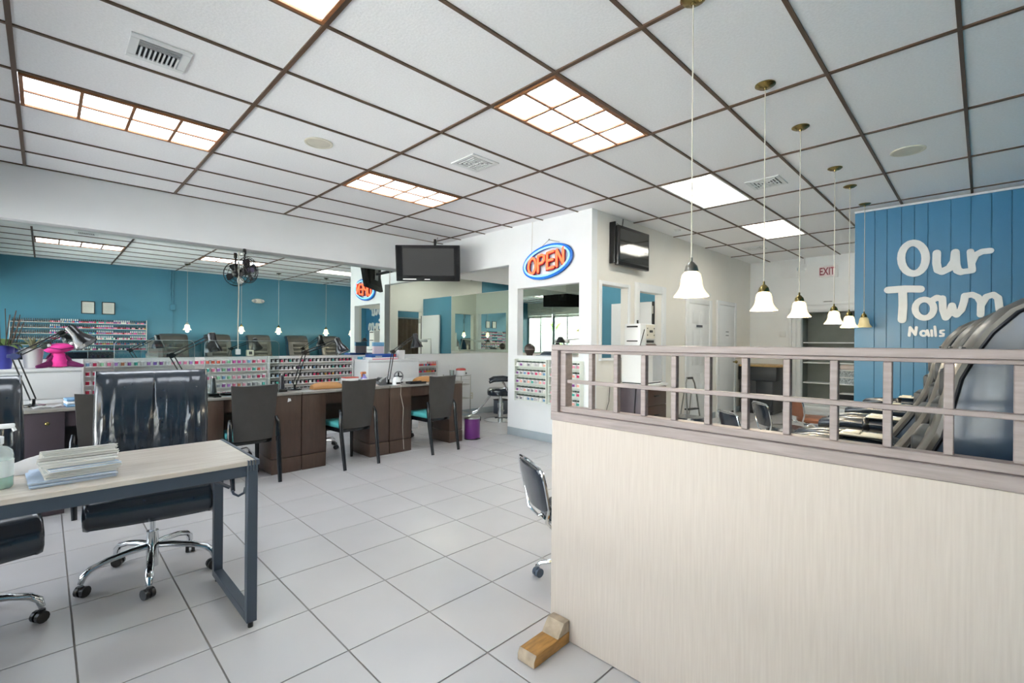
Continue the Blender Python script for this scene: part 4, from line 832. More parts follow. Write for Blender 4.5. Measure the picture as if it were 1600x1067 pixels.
for s in (-1, 1):
    e = part('eye', lambda b: b.ball((s * .086, -.012, .162 + .016 * (s > 0)), (.036, .036, .029), 12), mat('dark_green_eye', '#26382f', .5), hd)
    part('eye_white', lambda b: b.ball((s * .074, -.040, .163 + .016 * (s > 0)), (.017, .008, .012), 10), WPLAST, e)
    part('arm', lambda b: b.tube([(s * .04, 0, .085), (s * .065, -.01, .06), (s * .085, -.02, .018), (s * .12, -.03, .010)], [.014, .013, .012, .008], 8), MG, t)
    part('leg', lambda b: b.tube([(s * .03, .01, .03), (s * .07, -.015, .030), (s * .11, -.045, .020), (s * .15, -.06, .012)], [.026, .024, .018, .010], 8), MG, t)
# boxes on the other chest
TOP2 = 1.1005
LBL = mat('bright_blue_carton', '#2f79c9', .35, noise=.35, scale=5, sub='#1c3f9a'); PKC = mat('pink_carton', '#d78a9d', .4)
simple('flat_carton', 'flat white carton with pink edge under the blue one, on the drawer chest', 'box', (3.66, 6.50, TOP2), .02, [('box', lambda b: b.box(-.215, .215, -.11, .11, 0, .035, .002), mat('white_carton', '#e4e2e4', .5)), ('edge_band', lambda b: b.box(-.2155, .2155, -.1112, -.1102, .002, .016), PKC)])
simple('flat_carton', 'flat bright blue carton lying on the white one, on the drawer chest', 'box', (3.65, 6.50, TOP2 + .0355), .0, [('box', lambda b: b.box(-.205, .205, -.105, .105, 0, .05, .002), LBL), ('white_print', lambda b: b.box(-.15, -.04, -.1062, -.1052, .010, .022), WPLAST), ('red_print', lambda b: b.box(.15, .19, -.1062, -.1052, .006, .045), mat('red_print', '#c54545', .5))])
simple('upright_carton', 'upright pale pink carton with blue top standing on the blue carton', 'box', (3.64, 6.57, TOP2 + .086), .1, [('box', lambda b: b.box(-.09, .09, -.025, .025, 0, .115, .002), mat('pale_pink_carton', '#e4d3da', .5)), ('blue_band', lambda b: b.box(-.092, .092, -.027, .027, .1155, .175, .002), mat('sky_blue_carton', '#6fa8cf', .4))])
simple('upright_carton', 'small white carton standing at the end of the drawer chest', 'box', (3.98, 6.48, TOP2), .15, [('box', lambda b: b.box(-.06, .06, -.03, .03, 0, .14, .002), mat('white_carton', '#e4e2e4', .5)), ('side_flap', lambda b: b.box(.0605, .064, -.03, .03, .0, .14), GREYBASE)])
simple('flat_carton', 'low pale blue carton beside the mirror on the chest, half hidden by the lamp', 'box', (3.40, 6.68, TOP2), .0, [('box', lambda b: b.box(-.02, .26, -.05, .05, 0, .04, .002), mat('teal_carton', '#4d9cb8', .4)), ('label', lambda b: b.box(.02, .2, -.0515, -.0503, .008, .03), WPLAST)])
# ------------------------------------------------------------------ bin, trolley, barber chair
t = thing('pedal_bin', 'small purple pedal bin with silver lid at the end of the desks', 'bin', (4.33, 5.14, 0))
part('body', lambda b: b.lathe([(.005, .012), (.108, .012), (.112, .02), (.112, .285), (.104, .288), (.104, .02), (.005, .02)], 26), mat('purple_enamel', '#6f2f7c', .3, coat=.3), t)
part('foot_ring', lambda b: b.lathe([(.10, .0), (.112, .0), (.112, .0115), (.10, .0115)], 26, cap=False), BLKPL, t)
part('lid', lambda b: b.lathe([(.114, .289), (.114, .305), (.095, .322), (.04, .334), (.003, .335)], 26), STEEL, t)
part('pedal', lambda b: b.box(-.03, .03, -.15, -.113, .012, .022, .004), BLKPL, t)
part('hinge', lambda b: b.box(.1145, .14, -.03, .03, .24, .30, .005), BLKPL, t)
t = thing('wire_trolley', 'narrow steel wire trolley standing below the long mirror', 'trolley', (5.17, 6.56, 0))
for sx in (-.2, .2):
    for sy in (-.13, .13): part('leg', lambda b: b.cyl((sx, sy, .0), (sx, sy, .80), .008, seg=8), STEEL, t)
for z in (.12, .38, .62, .78):
    part('wire_shelf', lambda b: ([b.cyl((-.2, y, z), (.2, y, z), .003, seg=5) for y in (-.13, -.078, -.026, .026, .078, .13)], [b.cyl((x, -.13, z), (x, .13, z), .004, seg=5) for x in (-.19, 0, .19)]), STEEL, t)
part('basket', lambda b: ([b.tube([(-.2, -.132, z), (.2, -.132, z)], .0035, 5) for z in (.65, .68, .71)], b.box(-.19, .19, -.12, .12, .626, .632)), STEEL, t)
simple('wax_warmer', 'round white wax warmer with red lid on the wire trolley', 'warmer', (5.24, 6.54, .784), 0, [('body', lambda b: b.lathe([(.005, 0), (.085, 0), (.092, .02), (.09, .09), (.005, .09)], 22), WPLAST), ('lid', lambda b: b.lathe([(.088, .0905), (.088, .115), (.06, .128), (.003, .13)], 22), mat('red_plastic', '#c8443c', .35)), ('dial', lambda b: b.cyl((.05, -.074, .04), (.058, -.088, .04), .015), BLKPL)])
simple('glass_jar', 'clear jar of white cotton sticks on the wire trolley', 'jar', (5.04, 6.54, .784), 0, [('glass', lambda b: b.lathe([(.005, 0), (.035, 0), (.04, .10), (.036, .10), (.032, .006), (.005, .006)], 16), CLEAR), ('stick', lambda b: [b.cyl((.012 * math.cos(q), .012 * math.sin(q), .01), (.045 * math.cos(q), .04 * math.sin(q), .19), .004, seg=5) for q in range(6)], WPLAST)])
def barber():
    t = thing('styling_chair', 'black hydraulic styling chair with chrome base in the side room', 'chair', (5.72, 6.02, 0), math.radians(48))
    # local: faces +y
    part('base_plate', lambda b: b.lathe([(.005, .002), (.29, .002), (.29, .012), (.22, .03), (.06, .045), (.005, .05)], 30), CHROME, t)
    part('pump_column', lambda b: (b.cyl((0, 0, .05), (0, 0, .30), .05), b.cyl((0, 0, .30), (0, 0, .44), .03)), CHROME, t)
    part('pump_lever', lambda b: b.tube([(.04, 0, .15), (.16, -.05, .13), (.24, -.07, .14)], .009), CHROME, t)
    part('seat', lambda b: b.rings([[Vector((x, y, z)) for x, y in [(.25 * (abs(math.cos(a)) ** .5) * math.copysign(1, math.cos(a)) * sc, .24 * (abs(math.sin(a)) ** .5) * math.copysign(1, math.sin(a)) * sc) for a in [2 * PI * k / 24 for k in range(24)]]] for sc, z in ((.8, .442), (.97, .46), (1., .50), (.98, .54), (.85, .565), (.1, .57))]), LEATHER, t)
    part('backrest', lambda b: b.rings([[Vector((hw * math.cos(a), yy + th * math.sin(a), z)) for a in [2 * PI * k / 18 for k in range(18)]] for hw, yy, th, z in ((.10, -.23, .03, .56), (.20, -.25, .05, .62), (.235, -.29, .055, .76), (.225, -.33, .05, .90), (.17, -.355, .04, .985), (.05, -.36, .02, 1.01))]), LEATHER, t)
    for s in (-1, 1):
        ar = part('armrest', lambda b: b.tube([(s * .27, -.20, .72), (s * .285, -.05, .735), (s * .285, .12, .725), (s * .27, .20, .69)], [.024, .032, .032, .024], 10), LEATHER, t)
        part('arm_support', lambda b: b.tube([(s * .22, -.12, .50), (s * .27, -.08, .62), (s * .28, -.02, .70)], .011), CHROME, ar)
    part('footrest', lambda b: (b.tube([(-.12, .18, .44), (-.12, .40, .16), (-.12, .52, .11)], .012), b.tube([(.12, .18, .44), (.12, .40, .16), (.12, .52, .11)], .012), b.cyl((-.17, .5, .12), (.17, .5, .12), .018), b.cyl((-.13, .40, .16), (.13, .40, .16), .012)), CHROME, t)
barber()
simple('waste_bin', 'small grey bin standing behind the styling chair', 'bin', (6.25, 6.55, 0), 0, [('body', lambda b: b.box(-.11, .11, -.11, .11, .002, .26, .012), mat('blue_grey_bin', '#5b6470', .4)), ('rim', lambda b: (b.box(-.113, .113, -.113, -.1, .2605, .28, .003), b.box(-.113, .113, .1, .113, .2605, .28, .003), b.box(-.113, -.1, -.1, .1, .2605, .28), b.box(.1, .113, -.1, .1, .2605, .28)), BLKPL)])
simple('wall_outlet', 'small ivory wall outlet low on the wall behind the trolley', 'outlet', (5.75, 6.853, .36), 0, [('plate', lambda b: b.box(-.035, .035, 0, .0065, -.057, .057, .002), mat('ivory_plastic', '#dad5c6', .5)), ('socket', lambda b: (b.box(-.015, .015, -.002, -.0003, .01, .038), b.box(-.015, .015, -.002, -.0003, -.038, -.01)), WPLAST)])
simple('wall_outlet', 'small white wall outlet low on the white column below the mint racks', 'outlet', (4.932, 4.08, .36), -PI / 2, [('plate', lambda b: b.box(-.035, .035, 0, .0075, -.057, .057, .002), WPLAST), ('socket', lambda b: (b.box(-.015, .015, -.002, -.0003, .01, .038), b.box(-.015, .015, -.002, -.0003, -.038, -.01)), TRIMW)])
t = thing('magnifier_lamp', 'white magnifier lamp on a jointed arm in the side room', 'lamp', (6.4, 4.6, 0))
part('base', lambda b: b.lathe([(.005, .002), (.2, .002), (.2, .02), (.03, .04), (.005, .04)], 24), WPLAST, t)
part('pole', lambda b: b.cyl((0, 0, .04), (0, 0, 1.15), .015), WPLAST, t)
part('arm', lambda b: b.tube([(0, 0, 1.15), (-.05, .05, 1.45), (-.35, .2, 1.42)], .012), WPLAST, t)
part('lamp_head', lambda b: b.lathe([(.02, -.03), (.12, -.03), (.13, 0), (.11, .03), (.02, .035)], 24, c=(-.42, .25, 1.40)), WPLAST, t)
t = thing('floor_curtain', 'taupe pleated curtain hanging from a rail behind the logo wall', 'curtain', (8.55, .75, 0))
part('cloth', lambda b: b.grid(lambda u, v: Vector((-.75 + 1.5 * u, .05 * math.sin(u * 60), .05 + 2.05 * v)), 120, 4, .006), mat('taupe_curtain', '#7d7060', .85, noise=.1), t)
part('rail', lambda b: (b.cyl((-.85, 0, 2.13), (.85, 0, 2.13), .014), b.ball((-.86, 0, 2.13), .022), b.ball((.86, 0, 2.13), .022)), STEEL, t)
for s in (-.8, .8): part('rail_post', lambda b: (b.cyl((s, .0, .0), (s, .0, 2.116), .014), b.cyl((s, 0, 0), (s, 0, .02), .12)), STEEL, t)
# things on the pass-through ledge
t = thing('vase', 'round dark brown vase with a pale line on the pass-through ledge', 'vase', (5.0, 4.655, 1.1855))
part('body', lambda b: b.lathe([(.005, 0), (.042, 0), (.048, .012), (.05, .022), (.074, .055), (.082, .09), (.074, .127), (.045, .155), (.022, .165), (.020, .172), (.014, .172), (.012, .15), (.003, .15)], 24), mat('dark_brown_clay', '#3d322f', .5, noise=.15), t)
part('pale_line', lambda b: b.lathe([(.0823, .086), (.0828, .0875), (.0828, .0895), (.0823, .091)], 24, cap=False), mat('pale_band', '#b5a79f', .5), t)
simple('tablet_computer', 'grey tablet lying open on the pass-through ledge beside the vase', 'tablet', (5.0, 4.36, 1.1855), -PI / 2 + .2, [('slab', lambda b: b.box(-.12, .12, -.05, .05, 0, .012, .003), mat('grey_tablet', '#9aa2aa', .3)), ('screen', lambda b: b.box(-.11, .11, -.002, .004, 0, .12, .002, M=Matrix.Translation((0, .045, .013)) @ Matrix.Rotation(-1.15, 4, 'X')), mat('dim_screen', '#44505e', .15))])
simple('desk_lamp', 'black arched desk lamp standing on the pass-through ledge', 'lamp', (5.0, 4.02, 1.1855), -PI / 2, [('base', lambda b: b.lathe([(.005, 0), (.05, 0), (.05, .012), (.005, .016)], 18), BLKPL), ('stem', lambda b: b.tube([(.0, 0, .016), (.01, 0, .12), (-.005, 0, .20), (-.05, 0, .235)], .008), BLKPL), ('lamp_shade', lambda b: b.lathe([(.015, .06), (.03, .055), (.07, -.02), (.066, -.02), (.026, .045), (.012, .05)], 20, c=(-.06, 0, .21)), BLKPL), ('arm', lambda b: b.tube([(0, 0, .17), (.05, 0, .15), (.13, 0, .09)], [.006, .008, .005], 8), BLKPL)])
# ------------------------------------------------------------------ foreground table
t = thing('writing_table', 'long grey oak table on a slate steel loop frame in front of the leather chairs', 'table', (0, 0, 0))
TX0, TX1, TY0, TY1, TZ = -1.02, .735, 2.455, 3.10, .80
part('table_top', lambda b: b.box(TX0 + .01, TX1 - .012, TY0, TY1, TZ - .022, TZ, .002, 1), GREYOAK, t)
part('apron', lambda b: b.box(TX0 + .04, TX1 - .045, TY0 + .012, TY0 + .042, TZ - .075, TZ - .0225, .002, 1), SLATE, t)
part('apron', lambda b: b.box(TX0 + .04, TX1 - .045, TY1 - .042, TY1 - .012, TZ - .075, TZ - .0225, .002, 1), SLATE, t)
for x in (TX0 + .022, TX1 - .027):
    lf = part('leg', lambda b: (b.box(x - .0225, x + .0225, TY0 - .002, TY0 + .038, .03, TZ - .0225, .002, 1), b.box(x - .0225, x + .0225, TY1 - .038, TY1 + .002, .03, TZ - .0225, .002, 1), b.box(x - .0225, x + .0225, TY0 + .0385, TY1 - .0385, .03, .07, .002, 1), b.box(x - .0225, x + .0225, TY0 + .0385, TY1 - .0385, TZ - .0625, TZ - .0225, .002, 1)), SLATE, t)
    for y in (TY0 + .02, TY1 - .02): part('foot_pad', lambda b: b.cyl((x, y, .0), (x, y, .0295), .012, seg=10), BLKPL, lf)
part('corner_cap', lambda b: [b.box(TX1 - .05 + .0125 * q, TX1 - .042 + .0125 * q, TY0 - .004, TY0 + .012, TZ - .05, TZ + .002, .0015, 1) for q in range(4)], SLATE, t)
part('corner_cap', lambda b: b.box(TX1 - .0115, TX1 + .004, TY0 - .003, TY1 + .003, TZ - .024, TZ + .0015, .002, 1), SLATE, t)
part('diagonal_brace', lambda b: b.tube([(TX1 - .25, TY0 + .3, TZ - .06), (TX1 - .05, TY0 + .3, TZ - .19)], .010, 6), SLATE, t)
part('hook', lambda b: b.tube([(TX1 - .045, TY0 + .05, TZ - .135), (TX1 - .05, TY0 + .05, TZ - .16), (TX1 - .075, TY0 + .05, TZ - .17), (TX1 - .095, TY0 + .05, TZ - .155), (TX1 - .10, TY0 + .05, TZ - .14)], .006, 6), SLATE, t)
# newspapers, cloth, bottle: folded bundles thick at the fold in front, thin at the back
rq = random.Random(11); zf = zb = TZ + .0005
for k in range(10):
    th = (.012, .011, .015, .010, .014, .013, .016, .011, .017, .012)[k]; tb = th * (.9 if k < 2 else .28); sx = .132 if k < 2 else .118 + rq.uniform(-.008, .006); y0 = -.15 + (rq.uniform(-.004, .012) if k > 1 else 0); y1 = .14 - (.02 * k * .4)
    lab = 'folded %s in the pile on the table, %s from the bottom' % (('bluish magazine', 'bluish brochure', 'newspaper', 'newspaper', 'magazine', 'newspaper', 'newspaper', 'magazine', 'newspaper with torn edge', 'newspaper lying uppermost')[k], nth(k + 1))
    t = thing('magazine' if k in (0, 1, 4, 7) else 'newspaper', lab, 'paper', (.100 + (-.014 if k < 2 else .006) + rq.uniform(-.008, .008), 2.69, 0), rq.uniform(-.05, .05) + .05, 'papers piled on the foreground table')
    m = PAPERB if k in (0, 1, 4) else PAPER; n = 4
    for q in range(n):
        a0, a1, c0, c1 = zf + q * th / n, zf + (q + .86) * th / n, zb + q * tb / n, zb + (q + .86) * tb / n; i_ = rq.uniform(0, .010)
        part('sheet', lambda b: b.poly([(y0 + i_, a0), (y1, c0), (y1, c1), (y0 + i_ + .002, a1)], -sx + rq.uniform(0, .008), sx - rq.uniform(0, .014), 'x'), m if q % 2 else mat('paper_white', '#dcdad5', .8), t, smooth=False)
    zf += th + .0012; zb += tb + .0012
t = thing('folded_cloth', 'rumpled white cloth behind the newspaper pile on the table', 'cloth', (.02, 2.93, TZ + .0005), .1)
part('fabric', lambda b: b.grid(lambda u, v: Vector((-.20 + .40 * u, -.09 + .14 * v, .004 + .05 * math.sin(PI * u) ** .5 * math.sin(PI * v) ** .6 * (1 + .25 * math.sin(11 * u + 5 * v)))), 20, 10, .003), mat('white_cotton', '#e6e5e4', .9, bump=.3), t)
t = thing('sanitizer_bottle', 'clear pump bottle of pale green sanitizer on the table edge', 'bottle', (-.128, 2.655, TZ + .0005))
prb = [(.005, 0), (.044, 0), (.048, .006), (.048, .125), (.044, .142), (.030, .156), (.018, .160), (.018, .168), (.003, .168)]
part('liquid', lambda b: b.lathe([(.005, .003), (.043, .003), (.0455, .008), (.0455, .05), (.005, .0501)], 24), mat('mint_gel', '#a9e0cb', .15, noise=.02), t)
part('body', lambda b: b.lathe(prb, 28), milky('bottle_plastic', '#e4ebea', .34), t)
part('label', lambda b: b.lathe([(.0485, .045), (.0487, .047), (.0487, .105), (.0485, .107)], 28, cap=False), mat('milky_label', '#dfe6e3', .5), t)
part('pump_collar', lambda b: b.lathe([(.021, .1685), (.021, .195), (.010, .20), (.008, .225), (.003, .225)], 18), WPLAST, t)
part('pump_head', lambda b: (b.box(-.016, .05, -.012, .012, .2255, .243, .005), b.cyl((.045, 0, .2255), (.05, 0, .214), .006)), WPLAST, t)
# ------------------------------------------------------------------ leather office chairs
def office_chair(lab, loc, rz, brot):
    t = thing('office_chair', lab, 'chair', loc, rz, 'black leather office chairs behind the foreground table')
    # local: sitter faces -y
    rs = random.Random(5)
    folds = [(rs.uniform(.05, .95), rs.uniform(.012, .03), rs.uniform(.004, .010)) for _ in range(9)]
    def bk(side):
        def f(b):
            w = .275; n = 22; mth = 14
            def front(u, v):
                z = .52 + .66 * v; yy = .255 + .055 * v - .05 * math.sin(PI * min(1, v * 1.05)) + (.03 if v > .93 else 0) * (v - .93) / .07
                x = side * (.0004 + (w - .0004) * u)
                puff = .020 * (math.sin(PI * min(1, u * .96 + .04)) ** .45) * (math.sin(PI * (.04 + .92 * v)) ** .4)
                wr = sum(a * math.exp(-((u - c - .05 * math.sin(4 * v + c * 9)) / s) ** 2) for c, s, a in folds) * math.sin(PI * min(1, v * 1.0)) ** 1.2
                return Vector((x, yy - .03 - puff - wr * 1.5, z))
            V = [[b.bm.verts.new(front(i / n, j / mth)) for j in range(mth + 1)] for i in range(n + 1)]
            Bk = [[b.bm.verts.new(Vector((side * (.0004 + (w - .0004) * i / n), .315 + .05 * j / mth - .04 * math.sin(PI * j / mth), .52 + .655 * j / mth))) for j in range(mth + 1)] for i in range(n + 1)]
            for G, fl in ((V, side < 0), (Bk, side > 0)):
                for i in range(n):
                    for j in range(mth):
                        q = (G[i][j], G[i + 1][j], G[i + 1][j + 1], G[i][j + 1]); b.bm.faces.new(q[::-1] if fl else q)
            for i in range(n): b.bm.faces.new((V[i][mth], V[i + 1][mth], Bk[i + 1][mth], Bk[i][mth])); b.bm.faces.new((V[i][0], V[i + 1][0], Bk[i + 1][0], Bk[i][0]))
            for j in range(mth): b.bm.faces.new((V[n][j], V[n][j + 1], Bk[n][j + 1], Bk[n][j])); b.bm.faces.new((V[0][j], V[0][j + 1], Bk[0][j + 1], Bk[0][j]))
            bmesh.ops.recalc_face_normals(b.bm, faces=b.bm.faces[:])
        return f
    for side in (-1, 1):
        bp = part('backrest', bk(side), LEATHER, t, ang=1.1)
        part('piping', lambda b: b.tube([(side * .277, .255 + .055 * v - .05 * math.sin(PI * min(1, v * 1.05)) - .02, .52 + .66 * v) for v in [q / 10 for q in range(11)]], .006, 6), LEATHER, bp)
    # seat: thick cushion with a waterfall front, welted ends
    def stf(b):
        prof = [(.27, .47), (.27, .555), (.10, .585), (-.08, .585), (-.20, .575), (-.268, .545), (-.298, .495), (-.296, .435), (-.265, .395), (-.20, .385), (.0, .41), (.2, .44)]
        rg = []
        for x, sc in ((-.285, .80), (-.28, .96), (-.262, 1.0), (-.25, .985), (-.12, 1.01), (0, 1.015), (.12, 1.01), (.25, .985), (.262, 1.0), (.28, .96), (.285, .80)):
            rg.append([Vector((x, -.01 + (y + .01) * sc, .48 + (z - .48) * sc)) for y, z in prof])
        b.rings(rg)
    part('seat', stf, LEATHER, t, ang=1.2)
    for s in (-1, 1):
        part('chrome_bracket', lambda b: b.rings([[Vector((s * (.292 + dx), y + dy * .6, z + dy)) for dx, dy in ((0, -.004), (.010, -.004), (.010, .004), (0, .004))] for y, z in ((-.06, .43), (.10, .40), (.26, .41), (.345, .47), (.355, .60))]) if False else b.tube([(s * .297, -.08, .42), (s * .297, .10, .395), (s * .297, .25, .40), (s * .297, .34, .46), (s * .297, .352, .60)], .03, 8, flat=(.18, 1)), CHROME, t)
    part('tilt_plate', lambda b: b.box(-.13, .13, -.10, .13, .352, .378, .006), BLKPL, t)
    part('gas_post', lambda b: (b.cyl((0, 0, .20), (0, 0, .352), .014), b.cyl((0, 0, .055), (0, 0, .26), .029, seg=18)), CHROME, t)
    for k in range(5):
        a = brot + 2 * PI * k / 5; c, s = math.cos(a), math.sin(a)
        lg = part('base_leg', lambda b: b.tube([(.02 * c, .02 * s, .175), (.10 * c, .10 * s, .172), (.20 * c, .20 * s, .158), (.275 * c, .275 * s, .135), (.305 * c, .305 * s, .108), (.315 * c, .315 * s, .072)], [.021, .02, .0185, .0185, .020, .016], 12, flat=(1, .85)), CHROME, t)
        part('caster', caster_fn((.315 * c, .315 * s, .0005), .028, .025, a + .6), BLKPL, lg)
    return t
office_chair('black leather office chair with two-panel back, tucked under the right half of the table', (.455, 3.42, 0), math.radians(-8), math.radians(-100 + 8))
office_chair('black leather office chair cut off by the picture edge beside the sanitizer bottle', (-.315, 3.24, 0), math.radians(9), math.radians(60))
# ------------------------------------------------------------------ partition with lattice top
t = thing('lattice_partition', 'pale maple-veneer partition with a grey-brown lattice along its top', 'partition', (1.71, 0, 0))
PY0, PY1 = -.33, 1.448
part('veneer_board', lambda b: b.box(0, .045, PY0, PY1 - .004, .004, 1.006, .0015, 1), PLY, t)
part('bottom_rail', lambda b: b.box(-.006, .07, PY0, PY1, 1.007, 1.047, .002, 1), GREYWOOD, t)
part('bottom_rail', lambda b: b.box(.012, .062, PY0, PY1 - .042, 1.0475, 1.074, .002, 1), GREYWOOD, t)
part('top_rail', lambda b: b.box(-.006, .07, PY0, PY1, 1.336, 1.362, .002, 1), GREYWOOD, t)
part('top_rail', lambda b: b.box(.012, .062, PY0, PY1 - .042, 1.323, 1.3355, .002, 1), GREYWOOD, t)
part('end_stile', lambda b: b.box(-.006, .07, PY1 - .041, PY1, 1.0475, 1.3355, .002, 1), GREYWOOD, t)
part('end_stile', lambda b: b.box(.012, .062, PY1 - .075, PY1 - .0425, 1.0745, 1.3225, .002, 1), GREYWOOD, t)
part('mid_rail', lambda b: b.box(.022, .046, PY0, PY1 - .0755, 1.183, 1.199, .002, 1), GREYWOOD, t)
for k in range(12):
    y = 1.240 - .1305 * k
    part('muntin', lambda b: (b.box(.020, .046, y - .0105, y + .0105, 1.0745, 1.1825, .002, 1), b.box(.020, .046, y - .0105, y + .0105, 1.1995, 1.3225, .002, 1)), GREYWOOD, t)
OCHRE = mat('ochre_varnish', '#a97a3c', .35, noise=.25, scale=8, stretch=(2, 9, 9)); ENDG = mat('weathered_end_grain', '#a89884', .7, noise=.2, scale=25)
t = thing('wooden_foot', 'short varnished wooden foot block with grey end grain at the partition corner', 'block', (1.62, 1.37, 0), math.radians(2))
part('block', lambda b: b.poly([(-.16, .004), (.085, .004), (.085, .052), (-.145, .052), (-.16, .030)], -.045, .05, 'y', .003), OCHRE, t)
part('upright_wedge', lambda b: b.poly([(.0, .0525), (.085, .0525), (.085, .105), (.045, .105)], -.044, .049, 'y', .002), ENDG, t)
part('end_cap', lambda b: b.poly([(-.1625, .004), (-.1605, .004), (-.1605, .030), (-.146, .0515), (-.149, .053), (-.1625, .031)], -.044, .049, 'y'), ENDG, t)
part('foot_tail', lambda b: b.box(.142, .30, -.04, .045, .004, .05, .003), OCHRE, t)
# ------------------------------------------------------------------ pedicure chairs
def pedi(x, lab, dy=0.):
    t = thing('pedicure_chair', lab, 'chair', (x, 0, 0), 0, 'row of pedicure chairs along the teal wall')
    prof = [(.40, .74), (.33, .82), (.262, .93), (.22, 1.0), (.175, 1.1), (.150, 1.2), (.134, 1.28), (.100, 1.36), (.068, 1.42), (.018, 1.48), (-.04, 1.515), (-.11, 1.525), (-.17, 1.505)]   # front face (y,z)
    bkp = [(.17, .58), (.10, .66), (.02, .80), (-.03, .90), (-.075, 1.0), (-.10, 1.10), (-.115, 1.19), (-.13, 1.27), (-.15, 1.33), (-.17, 1.38), (-.195, 1.42), (-.215, 1.44), (-.225, 1.45)]
    hw = .27; prof = [(y + dy, z) for y, z in prof]; bkp = [(y + dy, z) for y, z in bkp]
    mix = lambda p, q, f: (p[0] + (q[0] - p[0]) * f, p[1] + (q[1] - p[1]) * f)
    def side(b):                                   # the upholstered body behind the front cushion
        rg = []
        for p, q in zip(prof, bkp):
            L_ = math.hypot(p[0] - q[0], p[1] - q[1]); m0 = mix(p, q, .032 / L_); m1 = mix(p, q, .5)
            rg.append([Vector((-hw, *m0)), Vector((hw, *m0)), Vector((hw + .012, *m1)), Vector((hw - .01, *q)), Vector((-hw + .01, *q)), Vector((-hw - .012, *m1))])
        b.rings(rg)
    c = part('backrest', side, LEATHER2, t, ang=1.0)
    def cushion(b):
        rg = []
        for p, q in zip(prof, bkp):
            L_ = math.hypot(p[0] - q[0], p[1] - q[1]); d = ((p[0] - q[0]) / L_, (p[1] - q[1]) / L_); m0 = mix(p, q, .028 / L_); r = []
            for xx, o in ((-hw, -.012), (-hw * .93, .0), (-hw * .5, .010), (0, .012), (hw * .5, .010), (hw * .93, .0), (hw, -.012)): r.append(Vector((xx, p[0] + d[0] * o, p[1] + d[1] * o)))
            r += [Vector((hw, *m0)), Vector((-hw, *m0))]; rg.append(r)
        b.rings(rg)
    part('front_cushion', cushion, SHEENGREY, t, ang=1.0)
    for s in (-1, 1):
        part('piping', lambda b: b.tube([(s * (hw + .001), *mix(p, q, .030 / math.hypot(p[0] - q[0], p[1] - q[1]))) for p, q in zip(prof, bkp)], .006, 6), PIPING, c)
    part('head_seam', lambda b: b.tube([(-.255, .102 + dy, 1.36), (0, .114 + dy, 1.362), (.255, .102 + dy, 1.36)], .007, 6), PIPING, t)
    for q in range(3): part('massage_pad', lambda b: b.box(-.16, .16, .1 + dy, (.231, .185, .164)[q] + dy, .985 + .11 * q, 1.075 + .11 * q, .012, 2), mat('dark_massage_pad', '#3a3b3a', .4), t)
    part('seat', lambda b: b.box(-.265, .265, .36, .90, .50, .60, .04, 3), LEATHER2, t)
    for s in (-1, 1):
        a_ = part('armrest', lambda b: b.rings([[Vector((s * .345 + .045 * math.cos(a) * sc, y, z + .042 * math.sin(a) * sc)) for a in [2 * PI * k / 14 for k in range(14)]] for y, z, sc in ((.93, .735, .3), (.925, .742, .7), (.90, .755, .95), (.75, .775, 1), (.50, .775, 1), (.33, .76, 1), (.24, .75, .8))]), LEATHER, t)
        part('arm_strap', lambda b: b.tube([(s * .345 + .050 * math.cos(a), .62, .775 + .046 * math.sin(a)) for a in [2 * PI * k / 16 for k in range(16)]], .02, 8, True, flat=(1, .22)), BLKPL, a_)
        part('arm_base', lambda b: b.box(s * .355 - .045, s * .345 + .045, .30, .88, .20, .715, .02), SHEENGREY, t)
    part('service_tray', lambda b: (b.box(.30, .43, .40, .62, .828, .84, .005), b.box(.31, .42, .52, .60, .8405, .85, .003)), mat('cream_tray', '#e6dfcb', .35), t)
    part('tray_clip', lambda b: (b.tube([(.44, .45, .835), (.47, .5, .835), (.44, .58, .835)], .006), b.box(.30, .43, .40, .62, .8215, .8275)), CHROME, t)
    part('plinth', lambda b: b.box(-.36, .36, -.12, .95, .002, .19, .02), mat('cream_base', '#d9d3c2', .4), t)
    def tub(b):
        o = [(.36 * c_, 1.085 + .17 * s_) for c_, s_ in ((math.copysign(abs(math.cos(a)) ** .55, math.cos(a)), math.copysign(abs(math.sin(a)) ** .55, math.sin(a))) for a in [2 * PI * k / 24 for k in range(24)])]
        R = lambda sc, z: [Vector((x_ * sc, 1.085 + (y_ - 1.085) * sc, z)) for x_, y_ in o]
        b.rings([R(.8, .002), R(.9, .2), R(1., .40), R(1.0, .43), R(.93, .43), R(.85, .38), R(.7, .2), R(.3, .18)])
    part('foot_tub', tub, mat('cream_base', '#d9d3c2', .4), t)
    part('footrest', lambda b: b.box(-.07, .07, 1.0, 1.10, .435, .50, .02), LEATHER, t)
    part('faucet', lambda b: b.tube([(.2, 1.23, .43), (.2, 1.23, .56), (.2, 1.17, .60), (.2, 1.12, .57)], .012), CHROME, t)
pl = ['the largest, filling the lattice end', 'second along from the partition', 'third along from the partition', 'fourth along from the partition', 'last, beside the logo wall']
for k, x in enumerate((2.215, 3.12, 4.05, 5.06, 5.98)): pedi(x, 'blue-black pedicure chair with pewter arm sides and sheen painted on its front, %s' % pl[k], (-.06, 0, .08, .03, 0)[k])
